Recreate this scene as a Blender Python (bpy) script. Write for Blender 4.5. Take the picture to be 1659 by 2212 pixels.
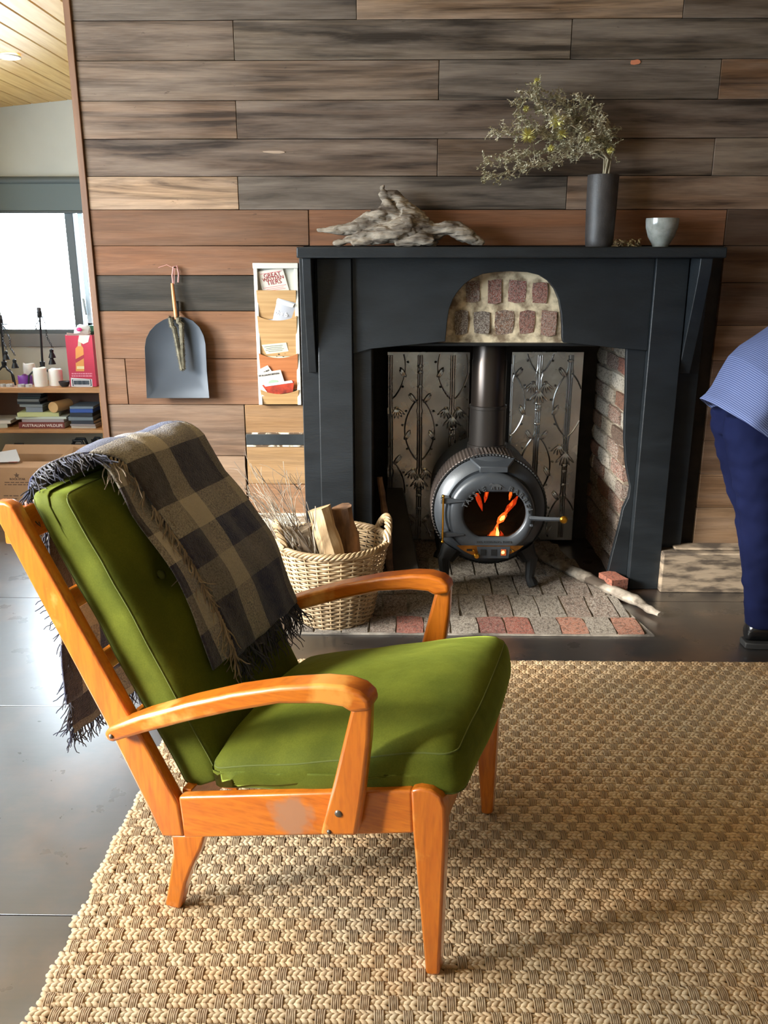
import bpy, bmesh, math, random
import numpy as np
from mathutils import Vector, Matrix, Euler, noise
for _o in list(bpy.data.objects): bpy.data.objects.remove(_o)
SC = bpy.context.scene
COL = SC.collection
R = math.radians
random.seed(7)
# ------------------------------------------------------------------ camera
CAM_H, FPX, PITCH, YAW = 1.42, 1853.0, R(16.6), R(0.9)
cd = bpy.data.cameras.new('camera'); cam = bpy.data.objects.new('camera', cd); COL.objects.link(cam)
cam.location = (0, 0, CAM_H); cam.rotation_euler = (R(90) - PITCH, 0, YAW)
cd.sensor_fit = 'VERTICAL'; cd.sensor_height = 36.0; cd.lens = 36.0 * FPX / 2212.0
cd.clip_start = 0.02; cd.clip_end = 100
SC.camera = cam
# ------------------------------------------------------------------ sky, sun, exposure
SC.view_settings.view_transform = 'Standard'; SC.view_settings.look = 'None'
SC.view_settings.gamma = 1.0; SC.view_settings.use_curve_mapping = False
SC.view_settings.exposure = -1.0
w = bpy.data.worlds.new('sky'); SC.world = w; w.use_nodes = True
bg = w.node_tree.nodes['Background']; bg.inputs[0].default_value = (0.78, 0.90, 1.0, 1); bg.inputs[1].default_value = 62.0
sl = bpy.data.lights.new('sun', 'SUN'); sun = bpy.data.objects.new('sun', sl); COL.objects.link(sun)
SUN_DIR = Vector((0.90, 0.40, -0.345)).normalized()
sun.rotation_euler = SUN_DIR.to_track_quat('-Z', 'Y').to_euler(); sun.location = (-6, -2, 5)
sl.energy = 22.0; sl.angle = R(16.0); sl.color = (1.0, 0.93, 0.82)
def portal(name, loc, rot, sx, sy):
    l = bpy.data.lights.new(name, 'AREA'); o = bpy.data.objects.new(name, l); COL.objects.link(o)
    l.shape = 'RECTANGLE'; l.size = sx; l.size_y = sy; o.location = loc; o.rotation_euler = rot
    l.cycles.is_portal = True
# room extents
XL, XR, YN, YW, YB = -2.75, 3.0, -2.2, 3.66, 5.6
portal('daylight_left', (XL - .03, 1.60, 1.56), (0, R(-90), 0), 1.22, 2.6)
portal('daylight_added_nook', (XL - .03, 4.5, 1.5), (0, R(-90), 0), .6, .42)  # sky portal for the unseen side window added to brighten the nook
portal('daylight_back', (-1.9, YB - .02 + .08, 1.35), (R(-90), 0, 0), 1.4, 0.95)

# ------------------------------------------------------------------ pixel -> place helpers
_f = Vector((-math.sin(YAW)*math.cos(PITCH), math.cos(YAW)*math.cos(PITCH), -math.sin(PITCH)))
_r = Vector((math.cos(YAW), math.sin(YAW), 0)); _u = _r.cross(_f); _O = Vector((0, 0, CAM_H))
def ray(x, y): return _f + _r*((x-829.5)/FPX) - _u*((y-1106)/FPX)
def atZ(x, y, z=0.0): d = ray(x, y); return _O + d*((z-CAM_H)/d.z)
def atY(x, y, Y): d = ray(x, y); return _O + d*(Y/d.y)
def atX(x, y, X): d = ray(x, y); return _O + d*(X/d.x)

# ------------------------------------------------------------------ mesh helpers
def srgb(r, g, b):
    def c(v):
        v /= 255.0
        return v/12.92 if v <= .04045 else ((v+.055)/1.055)**2.4
    return (c(r), c(g), c(b), 1.0)
MW = {}
def finish(o, parent):
    if parent is not None:
        o.parent = parent; o.matrix_parent_inverse = MW[parent.name].inverted()
    MW[o.name] = Matrix.LocRotScale(o.location, o.rotation_euler, o.scale)
    return o
def link(name, me, parent=None, loc=(0,0,0), rot=(0,0,0), scale=(1,1,1), color=None):
    o = bpy.data.objects.new(name, me); COL.objects.link(o)
    o.location = loc; o.rotation_euler = rot; o.scale = scale
    if color: o.color = color
    return finish(o, parent)
def tag(o, label, cat=None, group=None, kind=None):
    if label: o['label'] = label
    if cat: o['category'] = cat
    if group: o['group'] = group
    if kind: o['kind'] = kind
    return o
def thing(name, label, cat, loc=(0,0,0), group=None, kind=None):
    o = link(name, None, None, loc); o.empty_display_size = .05
    return tag(o, label, cat, group, kind)
def dup(root, M, label=None):
    """copy a thing and its parts, moved by world matrix M"""
    def cp(o, par):
        c = o.copy(); COL.objects.link(c); c.parent = par
        for ch in list(kids.get(o.name, [])): cp(ch, c)
        return c
    kids = {}
    for o in bpy.data.objects:
        if o.parent: kids.setdefault(o.parent.name, []).append(o)
    c = cp(root, None)
    m = M @ MW[root.name]; c.location = m.to_translation(); c.rotation_euler = m.to_euler(); c.scale = m.to_scale()
    MW[c.name] = m
    if label: c['label'] = label
    return c
class MB:
    def __init__(s): s.v = []; s.f = []; s.uv = None
    def add(s, vs, fs):
        n = len(s.v); s.v += [tuple(p) for p in vs]; s.f += [tuple(i+n for i in f) for f in fs]; return s
    def box(s, c, d, rot=None):
        c = Vector(c); h = Vector(d)*.5; vs = []
        for x in (-1, 1):
            for y in (-1, 1):
                for z in (-1, 1):
                    p = Vector((x*h.x, y*h.y, z*h.z))
                    if rot is not None: p = rot @ p
                    vs.append(c+p)
        return s.add(vs, [(0,1,3,2),(4,6,7,5),(0,4,5,1),(2,3,7,6),(0,2,6,4),(1,5,7,3)])
    def bb(s, x0, x1, y0, y1, z0, z1):
        return s.box(((x0+x1)/2, (y0+y1)/2, (z0+z1)/2), (abs(x1-x0), abs(y1-y0), abs(z1-z0)))
    def tube(s, pts, r, n=8, caps=True, flat=1.0, up=None, close=False):
        pts = [Vector(p) for p in pts]; m = len(pts)
        rs = r if isinstance(r, (list, tuple)) else [r]*m
        rings = []; ref = Vector(up) if up is not None else None
        prev = None
        for i, p in enumerate(pts):
            if close: t = pts[(i+1) % m] - pts[i-1]
            else: t = pts[min(i+1, m-1)] - pts[max(i-1, 0)]
            if t.length < 1e-9: t = Vector((0,0,1))
            t.normalize()
            if prev is None:
                a = ref if ref is not None else (Vector((0,0,1)) if abs(t.z) < .9 else Vector((1,0,0)))
            else: a = ref if ref is not None else prev
            b = t.cross(a)
            if b.length < 1e-6: b = t.cross(Vector((1,.3,.2)))
            b.normalize(); a2 = b.cross(t); prev = a2
            rings.append([p + b*(rs[i]*math.cos(2*math.pi*k/n)) + a2*(rs[i]*flat*math.sin(2*math.pi*k/n)) for k in range(n)])
        vs = [q for rg in rings for q in rg]; fs = []
        for i in range(m if close else m-1):
            for k in range(n):
                j = (i+1) % m
                fs.append((i*n+k, i*n+(k+1) % n, j*n+(k+1) % n, j*n+k))
        if caps and not close:
            fs.append(tuple(range(n))[::-1]); fs.append(tuple((m-1)*n+k for k in range(n)))
        return s.add(vs, fs)
    def lathe(s, prof, n=32, o=(0,0,0), ax='Z', caps=True, a0=0):
        o = Vector(o); vs = []
        for r_, h in prof:
            for k in range(n):
                a = a0+2*math.pi*k/n; c, d = r_*math.cos(a), r_*math.sin(a)
                vs.append(o + (Vector((c, d, h)) if ax == 'Z' else Vector((c, h, d)) if ax == 'Y' else Vector((h, c, d))))
        fs = []
        for i in range(len(prof)-1):
            for k in range(n): fs.append((i*n+k, i*n+(k+1) % n, (i+1)*n+(k+1) % n, (i+1)*n+k))
        if caps:
            fs.append(tuple(range(n))[::-1]); fs.append(tuple((len(prof)-1)*n+k for k in range(n)))
        return s.add(vs, fs)
    def prism(s, poly, vec):
        poly = [Vector(p) for p in poly]; n = len(poly); vec = Vector(vec)
        vs = poly + [p+vec for p in poly]
        fs = [tuple(range(n))[::-1], tuple(range(n, 2*n))] + [(i, (i+1) % n, n+(i+1) % n, n+i) for i in range(n)]
        return s.add(vs, fs)
    def blob(s, c, ax, ay, az, seg=6, rings=4, jit=0):
        c = Vector(c); ax = Vector(ax); ay = Vector(ay); az = Vector(az); vs = [c-ax]; fs = []
        for i in range(1, rings):
            a = math.pi*i/rings
            for k in range(seg):
                b = 2*math.pi*k/seg; j = 1+random.uniform(-jit, jit)
                vs.append(c - ax*math.cos(a)*j + (ay*math.cos(b)+az*math.sin(b))*math.sin(a)*j)
        vs.append(c+ax); L = len(vs)-1
        for k in range(seg):
            fs.append((0, 1+(k+1) % seg, 1+k)); fs.append((L, 1+(rings-2)*seg+k, 1+(rings-2)*seg+(k+1) % seg))
        for i in range(rings-2):
            for k in range(seg): fs.append((1+i*seg+k, 1+i*seg+(k+1) % seg, 1+(i+1)*seg+(k+1) % seg, 1+(i+1)*seg+k))
        return s.add(vs, fs)
    def mesh(s, name, mat, smooth=True, ang=35, center=True, fix=True):
        me = bpy.data.meshes.new(name); V = np.array(s.v, dtype=float).reshape(-1, 3)
        c = (V.max(0)+V.min(0))/2 if center else np.zeros(3)
        me.from_pydata([tuple(p) for p in V-c], [], s.f)
        if fix:
            bm = bmesh.new(); bm.from_mesh(me); bmesh.ops.recalc_face_normals(bm, faces=bm.faces); bm.to_mesh(me); bm.free()
        if mat: me.materials.append(mat)
        if smooth:
            me.shade_smooth(); me.set_sharp_from_angle(angle=R(ang))
        return me, c
    def build(s, name, mat, parent=None, smooth=True, ang=35, bevel=0, seg=2, color=None, sub=0, kind=None):
        me, c = s.mesh(name, mat, smooth, ang)
        o = link(name, me, parent, tuple(c), color=color)
        if bevel:
            b = o.modifiers.new('bevel', 'BEVEL'); b.width = bevel; b.segments = seg; b.limit_method = 'ANGLE'; b.angle_limit = R(40)
            if smooth: b.harden_normals = False
        if sub:
            m = o.modifiers.new('sub', 'SUBSURF'); m.levels = sub; m.render_levels = sub
        if kind: o['kind'] = kind
        return o
def bake(o, mods, smooth=True, ang=180):
    """apply a list of (type, settings) modifiers to o"""
    for t, kw in mods:
        m = o.modifiers.new(t, t)
        for k, v in kw.items(): setattr(m, k, v)
    dg = bpy.context.evaluated_depsgraph_get(); dg.update()
    me = bpy.data.meshes.new_from_object(o.evaluated_get(dg))
    o.modifiers.clear(); o.data = me
    if smooth:
        me.shade_smooth(); me.set_sharp_from_angle(angle=R(ang))
    return me
def displace(me, fn):
    n = len(me.vertices); co = np.empty(n*3); me.vertices.foreach_get('co', co); co = co.reshape(-1, 3)
    no = np.empty(n*3); me.vertices.foreach_get('normal', no); no = no.reshape(-1, 3)
    out = np.array([co[i]+no[i]*fn(Vector(co[i])) for i in range(n)])
    me.vertices.foreach_set('co', out.ravel()); me.update()
def text_mb(txt, size, depth, M, mb=None, align='CENTER', bold=0.0):
    cu = bpy.data.curves.new('t', 'FONT'); cu.body = txt; cu.size = size; cu.extrude = depth; cu.align_x = align; cu.resolution_u = 2
    cu.offset = bold
    o = bpy.data.objects.new('t', cu); COL.objects.link(o)
    dg = bpy.context.evaluated_depsgraph_get(); me = bpy.data.meshes.new_from_object(o.evaluated_get(dg))
    mb = mb or MB(); mb.add([M @ v.co for v in me.vertices], [tuple(p.vertices) for p in me.polygons])
    bpy.data.objects.remove(o); bpy.data.curves.remove(cu); bpy.data.meshes.remove(me)
    return mb
def plate_hole(outer, inner, o3, depth_vec):
    """flat plate with hole; outer/inner lists of 2D pts with the same count; o3 maps 2D -> 3D"""
    n = len(outer); dv = Vector(depth_vec)
    A = [Vector(o3(*p)) for p in outer]; B = [Vector(o3(*p)) for p in inner]
    vs = A+B+[p+dv for p in A]+[p+dv for p in B]; fs = []
    for i in range(n):
        j = (i+1) % n
        fs += [(i, j, n+j, n+i), (2*n+i, 3*n+i, 3*n+j, 2*n+j), (i, 2*n+i, 2*n+j, j), (n+i, n+j, 3*n+j, 3*n+i)]
    return vs, fs

# ------------------------------------------------------------------ materials
def newmat(name):
    m = bpy.data.materials.new(name); m.use_nodes = True; nt = m.node_tree
    return m, nt, nt.nodes['Principled BSDF']
def N(nt, typ, **kw):
    n = nt.nodes.new(typ)
    for k, v in kw.items():
        if k.startswith('_'): setattr(n, k[1:], v)
        else: n.inputs[k.replace('__', ' ')].default_value = v
    return n
def coords(nt, stretch=(1,1,1), rnd=True, which='Object'):
    tc = nt.nodes.new('ShaderNodeTexCoord'); mp = nt.nodes.new('ShaderNodeMapping'); mp.inputs['Scale'].default_value = stretch
    nt.links.new(tc.outputs[which], mp.inputs['Vector'])
    if rnd:
        oi = nt.nodes.new('ShaderNodeObjectInfo'); ml = nt.nodes.new('ShaderNodeMath'); ml.operation = 'MULTIPLY'; ml.inputs[1].default_value = 37.0
        nt.links.new(oi.outputs['Random'], ml.inputs[0]); nt.links.new(ml.outputs[0], mp.inputs['Location'])
    return mp.outputs[0]
def noise_fac(nt, vec, scale, detail=4, lo=.35, hi=.65, rough=.55, dist=0):
    n = N(nt, 'ShaderNodeTexNoise', Scale=scale, Detail=detail, Roughness=rough, Distortion=dist); nt.links.new(vec, n.inputs['Vector'])
    mr = N(nt, 'ShaderNodeMapRange'); mr.inputs[1].default_value = lo; mr.inputs[2].default_value = hi
    nt.links.new(n.outputs[0], mr.inputs[0]); return mr.outputs[0]
def mix(nt, fac, a, b, blend='MIX'):
    m = nt.nodes.new('ShaderNodeMix'); m.data_type = 'RGBA'; m.blend_type = blend; m.clamp_factor = True
    for s, i in ((fac, 0), (a, 6), (b, 7)):
        if hasattr(s, 'is_output'): nt.links.new(s, m.inputs[i])
        else: m.inputs[i].default_value = s
    return m.outputs[2]
def bump(nt, bs, h, strength, dist=.01):
    b = N(nt, 'ShaderNodeBump', Strength=strength, Distance=dist); nt.links.new(h, b.inputs['Height']); nt.links.new(b.outputs[0], bs.inputs['Normal'])
def mat(name, col, rough=.5, metal=0, col2=None, vs=6, stretch=(1,1,1), bmp=0, bs_=60, coat=0, sheen=0, emis=None, es=0, lo=.35, hi=.65, rnd=True, spec=.5, bd=.004, detail=4):
    m, nt, b = newmat(name)
    b.inputs['Base Color'].default_value = col; b.inputs['Roughness'].default_value = rough; b.inputs['Metallic'].default_value = metal
    b.inputs['Specular IOR Level'].default_value = spec
    if coat: b.inputs['Coat Weight'].default_value = coat; b.inputs['Coat Roughness'].default_value = .12
    if sheen: b.inputs['Sheen Weight'].default_value = sheen; b.inputs['Sheen Roughness'].default_value = .35
    if emis: b.inputs['Emission Color'].default_value = emis; b.inputs['Emission Strength'].default_value = es
    if col2 or bmp:
        vec = coords(nt, stretch, rnd)
        if col2: nt.links.new(mix(nt, noise_fac(nt, vec, vs, detail, lo, hi), col, col2), b.inputs['Base Color'])
        if bmp:
            n = N(nt, 'ShaderNodeTexNoise', Scale=bs_, Detail=3); nt.links.new(vec, n.inputs['Vector']); bump(nt, b, n.outputs[0], bmp, bd)
    return m
def plank_mat():
    m, nt, b = newmat('reclaimed_plank'); oi = nt.nodes.new('ShaderNodeObjectInfo'); L = nt.links.new
    v = coords(nt, (.45, 1, 8)); v2 = coords(nt, (.8, 1, 7)); v3 = coords(nt, (3, 1, 110))
    broad = noise_fac(nt, v, 1.9, 5, .38, .60, .62, 1.6)
    blot = noise_fac(nt, v2, 2.4, 5, .40, .66)
    fine = noise_fac(nt, v3, 3.0, 3, .3, .7)
    c = oi.outputs['Color']
    dark = mix(nt, 1.0, c, (.17, .155, .145, 1), 'MULTIPLY'); light = mix(nt, .30, c, (.62, .50, .40, 1))
    # alpha = how weathered
    ml = N(nt, 'ShaderNodeMath', _operation='MULTIPLY'); L(oi.outputs['Alpha'], ml.inputs[0]); L(broad, ml.inputs[1])
    c1 = mix(nt, ml.outputs[0], c, dark)
    m2 = N(nt, 'ShaderNodeMath', _operation='MULTIPLY'); L(oi.outputs['Alpha'], m2.inputs[0]); L(blot, m2.inputs[1])
    m3 = N(nt, 'ShaderNodeMath', _operation='MULTIPLY'); L(m2.outputs[0], m3.inputs[0]); m3.inputs[1].default_value = .7
    c2 = mix(nt, m3.outputs[0], c1, light)
    dk = mix(nt, 1.0, c2, (.55, .52, .5, 1), 'MULTIPLY')
    m4 = N(nt, 'ShaderNodeMath', _operation='MULTIPLY'); L(fine, m4.inputs[0]); m4.inputs[1].default_value = .55
    c3 = mix(nt, m4.outputs[0], c2, dk)
    # knots and scratches
    v4 = coords(nt, (6, 1, 16)); vo = N(nt, 'ShaderNodeTexNoise', Scale=3.0, Detail=6, Roughness=.7); L(v4, vo.inputs['Vector'])
    kr = N(nt, 'ShaderNodeMapRange'); kr.inputs[1].default_value = .66; kr.inputs[2].default_value = .74; L(vo.outputs[0], kr.inputs[0])
    k5 = N(nt, 'ShaderNodeMath', _operation='MULTIPLY'); L(kr.outputs[0], k5.inputs[0]); k5.inputs[1].default_value = .6
    c4 = mix(nt, k5.outputs[0], c3, (.02, .014, .01, 1))
    L(c4, b.inputs['Base Color']); b.inputs['Roughness'].default_value = .62; b.inputs['Specular IOR Level'].default_value = .3
    bump(nt, b, fine, .25, .003); return m
PLANK = plank_mat()
def brick_mat():
    m, nt, b = newmat('worn_brick'); oi = nt.nodes.new('ShaderNodeObjectInfo'); L = nt.links.new
    v = coords(nt); n1 = noise_fac(nt, v, 22, 5, .42, .60); n2 = noise_fac(nt, v, 60, 4, .3, .7); n3 = noise_fac(nt, v, 9, 4, .5, .62)
    c = mix(nt, n2, oi.outputs['Color'], mix(nt, 1, oi.outputs['Color'], (.45, .4, .36, 1), 'MULTIPLY'))
    ma = N(nt, 'ShaderNodeMath', _operation='MULTIPLY'); L(oi.outputs['Alpha'], ma.inputs[0]); L(n1, ma.inputs[1])
    c = mix(nt, ma.outputs[0], c, (.52, .47, .40, 1))
    mb_ = N(nt, 'ShaderNodeMath', _operation='MULTIPLY'); L(n3, mb_.inputs[0]); mb_.inputs[1].default_value = .6
    c = mix(nt, mb_.outputs[0], c, (.05, .035, .028, 1))
    L(c, b.inputs['Base Color']); b.inputs['Roughness'].default_value = .85; bump(nt, b, n2, .7, .006); return m
BRICK = brick_mat()
BLACK = mat('black_paint', (.0075, .0098, .0120, 1), .46, col2=(.013, .0165, .020, 1), vs=5, stretch=(1, 1, 3), bmp=.25, bs_=50, spec=.45)
MORTAR = mat('mortar', srgb(150, 138, 120), .9, col2=srgb(95, 84, 72), vs=14, bmp=.5, bs_=70)
SOOT = mat('soot_brick', (.016, .013, .011, 1), .9, col2=(.035, .026, .02, 1), vs=12, bmp=.5, bs_=40)
IRON = mat('cast_iron', (.052, .060, .070, 1), .40, metal=.3, col2=(.040, .046, .054, 1), vs=9, bmp=.06, bs_=180)
DARKIRON = mat('dark_iron', (.012, .013, .014, 1), .5, metal=.4)
BRASS = mat('brass', srgb(214, 164, 62), .22, metal=1)
WHITE = mat('white_paint', srgb(206, 204, 194), .45)
PAPER = mat('paper', srgb(214, 206, 192), .7)
INK = mat('ink', (.03, .03, .035, 1), .7)
REDINK = mat('red_ink', srgb(150, 40, 50), .7)
def floor_mat():
    m, nt, b = newmat('dark_stained_floor'); L = nt.links.new
    v = coords(nt, (1, 1, 1), False); g = coords(nt, (3, 40, 3), False)
    n1 = noise_fac(nt, v, 2.6, 6, .50, .68, .6); n2 = noise_fac(nt, g, 2.0, 4, .3, .7); n3 = noise_fac(nt, v, 7, 5, .35, .65)
    c = mix(nt, n2, (.013, .012, .012, 1), (.026, .021, .019, 1)); b.inputs['Specular IOR Level'].default_value = .9; b.inputs['Coat Weight'].default_value = 1.0; b.inputs['Coat Roughness'].default_value = .34; b.inputs['Coat IOR'].default_value = 1.9
    c = mix(nt, n1, c, (.085, .045, .025, 1)); L(c, b.inputs['Base Color'])
    mr = N(nt, 'ShaderNodeMapRange'); mr.inputs[3].default_value = .26; mr.inputs[4].default_value = .40; L(n3, mr.inputs[0]); L(mr.outputs[0], b.inputs['Roughness'])
    nn = N(nt, 'ShaderNodeTexNoise', Scale=26, Detail=4); L(v, nn.inputs['Vector']); bump(nt, b, nn.outputs[0], .12, .004); return m
FLOORM = floor_mat()
WALLP = mat('painted_plaster', srgb(214, 214, 204), .8, col2=srgb(206, 206, 196), vs=3)
CONCRETE_DARK = mat('dark_underfloor', (.01, .01, .01, 1), .9)
# ================================================================== the setting
def struct(o): o['kind'] = 'structure'; return o
CZ0 = atY(0, 232, YB); CZ1 = atY(150, 216, YB); CSL = (CZ1.z-CZ0.z)/(CZ1.x-CZ0.x)
def ceil_z(x): return CZ0.z + CSL*(x-CZ0.x)
# floor: underlay and big stained sheets with open seams
fo = struct(MB().bb(XL-.1, XR+.1, YN-.1, YB+.1, -.12, -.006).build('floor', CONCRETE_DARK, smooth=False))
ys = [1.577 + .93*k for k in range(-4, 6)]
for j in range(len(ys)-1):
    y0, y1 = max(ys[j], YN), min(ys[j+1], YB)
    xs = [XL] + [x for x in (([-2.4, 1.9]) if j % 2 else [-2.2, 2.2]) if XL+.1 < x < XR-.1] + [XR]
    for i in range(len(xs)-1):
        MB().bb(xs[i]+.0015, xs[i+1]-.0015, y0+.0015, y1-.0015, -.006, 0).build('sheet', FLOORM, fo, bevel=.0008, seg=1)
# wood clad wall: slab with the firebox opening
OX0, OX1, OZ = -.12, 1.06, 1.36
wb = MB(); TOP = 2.75
wb.bb(-1.25, OX0, YW+.02, YW+.14, 0, TOP).bb(OX1, XR, YW+.02, YW+.14, 0, TOP).bb(OX0, OX1, YW+.02, YW+.14, OZ, TOP)
wall_back = struct(wb.build('wall_back', SOOT, smooth=False))
def plank(x0, x1, z0, z1, col, wear, proud=None, thick=.02):
    p = random.uniform(0, .0035) if proud is None else proud
    lu = .3*col[0]+.6*col[1]+.1*col[2]; k = .74 if wear < .7 else .82; sa = .72 if wear < .7 else .95
    col = [k*(lu+(v-lu)*sa) for v in col[:3]]
    if wear >= .7: col = [col[0]*1.05, col[1]*.99, col[2]*.92]
    if wear < .7: col = [col[0]*(.93 if wear < .45 else .98), col[1]*(1.03 if wear < .45 else .98), col[2]*(.80 if wear < .45 else .92)]
    o = MB().bb(x0+.0009, x1-.0009, YW-p, YW+.02, z0+.0010, z1-.0010).build('plank', PLANK, wall_back, bevel=.0016, seg=1, color=(col[0], col[1], col[2], wear))
    return o
def zrow(y, x=640): return atY(x, y, YW).z
XE = -1.25
SL, SR = -.385, 1.325     # outer edges of the black surround on the wall
rows = [
 (-150, -48, [300, 1100], [(105,90,76),(120,100,82),(95,82,68)], .9),
 (-48, 43, [770, 1478], [(96,84,72),(160,130,100),(92,76,60)], .95),
 (43, 130, [505, 1234], [(122,102,84),(122,108,92),(104,92,78)], .95),
 (130, 217, [948, 1555], [(132,112,94),(112,101,90),(128,96,68)], .9),
 (217, 300, [511], [(136,110,88),(110,92,78)], .95),
 (300, 381, [945, 1541], [(120,100,84),(112,92,74),(128,110,92)], .95),
 (381, 453, [515, 1224], [(206,172,138),(104,94,84),(150,120,96)], .95),
]
for y0, y1, js, cols, wr in rows:
    z1, z0 = zrow(y0), zrow(y1); xs = [XE] + [atY(j, (y0+y1)/2, YW).x for j in js] + [XR]
    for i in range(len(xs)-1): plank(xs[i], xs[i+1], z0, z1, srgb(*cols[i]), wr)
# warm red-brown row above the mantel shelf
z1, z0 = zrow(453), zrow(531)
xs = [XE, atY(667, 490, YW).x, atY(1567, 490, YW).x, XR]
for i, c in enumerate([(156,92,58),(170,92,48),(96,56,38)]): plank(xs[i], xs[i+1], z0, z1, srgb(*c), .35)
def row_l(y0, y1, js, cols, wr, xl=XE, xr=SL):
    z1, z0 = zrow(y0, 400), zrow(y1, 400); xs = [xl]+[atY(j, (y0+y1)/2, YW).x for j in js]+[xr]
    for i in range(len(xs)-1): plank(xs[i], xs[i+1], z0, z1, srgb(*cols[i]), wr)
row_l(531, 595, [], [(168,94,52)], .4)
row_l(595, 672, [552], [(56,46,42), (150,86,52)], .3)
row_l(672, 775, [], [(176,104,66)], .35)
row_l(775, 874, [274], [(178,106,68), (172,100,62)], .4)
row_l(874, 984, [], [(158,116,84)], .6, xr=atY(530, 930, YW).x)
row_l(984, 1096, [], [(196,150,108)], .55, xr=atY(532, 1040, YW).x)
row_l(1096, 1206, [], [(190,140,98)], .5, xr=atY(534, 1150, YW).x)
row_l(1206, 1330, [], [(180,130,92)], .5, xr=atY(536, 1260, YW).x)
XM = atY(531, 940, YW).x
for y0, y1, c, wr in [(874,936,(196,130,80),.3),(963,1045,(210,145,92),.35),(1045,1108,(204,128,86),.35),(1141,1182,(200,128,76),.3),(1182,1272,(196,130,82),.35),(1272,1330,(180,120,76),.4)]:
    row_l(y0, y1, [], [c], wr, xl=XM)
for (cx0, cy0, w_, h_, col_, nm) in ((1372, 134, 13, 7, (196, 120, 84), 'bare_chip'), (594, 328, 26, 4, (170, 146, 124), 'bare_chip')):
    cm_ = mat('bare_wood_%d' % cx0, srgb(*col_), .8); pts_ = []
    for k_ in range(11):
        a_ = 2*math.pi*k_/11; q_ = atY(cx0+w_*math.cos(a_)*random.uniform(.7, 1.1), cy0+h_*math.sin(a_)*random.uniform(.6, 1.1), YW-.0045); pts_.append((q_.x, YW-.0042, q_.z))
    MB().prism(pts_, (0, .002, 0)).build(nm, cm_, wall_back, smooth=False)
# black strip with chipped white edges, and the white painted batten
blk = mat('chipped_black_paint', (.012, .016, .019, 1), .5, col2=(.03, .036, .04, 1), vs=8)
zt, zb = zrow(936, 590), zrow(963, 590)
MB().bb(XM+.001, SL, YW-.004, YW+.02, zb+.004, zt-.004).build('painted_strip', blk, wall_back, bevel=.002)
chip = mat('chipped_cream_paint', srgb(222, 214, 192), .7, col2=srgb(90, 70, 50), vs=30, stretch=(1, 1, 1), lo=.45, hi=.55)
for z in (zb, zt): MB().bb(XM+.002, SL, YW-.003, YW+.02, z-.0035, z+.0035).build('chipped_edge', chip, wall_back)
zt, zb = zrow(1108, 600), zrow(1141, 600)
o = MB().bb(XM+.001, SL, YW-.014, YW+.02, zb, zt).build('painted_batten', mat('white_batten', srgb(226, 216, 196), .7, col2=srgb(150, 128, 104), vs=7, stretch=(2, 1, 8), lo=.48, hi=.6), wall_back, bevel=.003)
# right of the surround
rr = [(531,611,(128,84,48)),(611,703,(116,74,44)),(703,779,(160,104,56)),(779,866,(124,78,46)),(866,953,(126,86,54)),(953,1025,(136,94,56)),(1025,1097,(160,114,68)),(1097,1177,(168,126,84)),(1177,1215,(150,128,98))]
for y0, y1, c in rr:
    z1, z0 = zrow(y0, 1580), zrow(y1, 1580); jx = random.uniform(1.9, 2.6)
    for a, b_ in ((SR, jx), (jx, XR)): plank(a, b_, z0, z1, srgb(*c), .55)
# trim on the wall's free end and thick weathered skirting on the right
pine = mat('pine_trim', srgb(128, 92, 66), .55, col2=srgb(108, 74, 50), vs=5, stretch=(6, 6, .6))
struct(MB().bb(-1.276, -1.25, YW-.012, YW+.15, 0, TOP-.3).build('trim_1', pine, bevel=.002))
grey = mat('weathered_timber', srgb(146, 130, 110), .85, col2=srgb(74, 64, 54), vs=11, stretch=(.8, 1, 3.5), bmp=.6, bs_=22, lo=.40, hi=.62)
zt = atY(1520, 1196, 3.54).z
sk = MB().bb(1.16, XR, 3.54, YW-.002, 0, zt)
sk.bb(1.22, XR, 3.575, YW-.004, zt, zt+.012)
struct(sk.build('baseboard_right', grey, bevel=.006))
# side, rear and window walls
PLAS = WALLP
wl = MB(); y0, y1, zt = .3, 2.9, 2.17
wl.bb(XL-.12, XL, YN, y0, 0, 2.8).bb(XL-.12, XL, y1, 4.29, 0, 2.8).bb(XL-.12, XL, 4.71, YB+.1, 0, 2.8).bb(XL-.12, XL, 4.29, 4.71, 1.8, 2.8).bb(XL-.12, XL, 4.29, 4.71, 0, 1.2).bb(XL-.12, XL, y0, y1, zt, 2.8).bb(XL-.12, XL, y0, y1, -.006, .95)
struct(wl.build('wall_left', PLAS, smooth=False))
wf = MB(); FR = mat('grey_window_frame', srgb(92, 98, 100), .5)
for y in (y0, 1.6, y1): wf.bb(XL-.09, XL-.04, y-.03, y+.03, .95, zt)
wf.bb(XL-.09, XL-.04, y0, y1, .95, 1.0).bb(XL-.09, XL-.04, y0, y1, zt-.05, zt)
struct(wf.build('window_2', FR, smooth=False))
w3_ = MB()  # unseen side window, added to lift the nook light and backlight the blanket
for y in (4.3, 4.7): w3_.bb(XL-.09, XL-.04, y-.02, y+.02, 1.2, 1.8)
w3_.bb(XL-.09, XL-.04, 4.3, 4.7, 1.2, 1.23).bb(XL-.09, XL-.04, 4.3, 4.7, 1.77, 1.8)
struct(w3_.build('window_added_nook', FR, smooth=False))
wr_ = MB(); wr_.bb(XL-.1, -1.6, YN-.12, YN, 0, 3.2).bb(-1.6, XR+.1, YN-.12, YN, 0, 3.2)
DKW = mat('dark_timber_wall', srgb(110, 84, 64), .7, col2=srgb(84, 62, 46), vs=4, stretch=(1, 1, 12))
struct(wr_.build('wall_rear', PLAS, smooth=False))
struct(MB().bb(XR, XR+.12, YN, YW+.14, 0, 3.2).build('wall_right', DKW, smooth=False))
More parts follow.
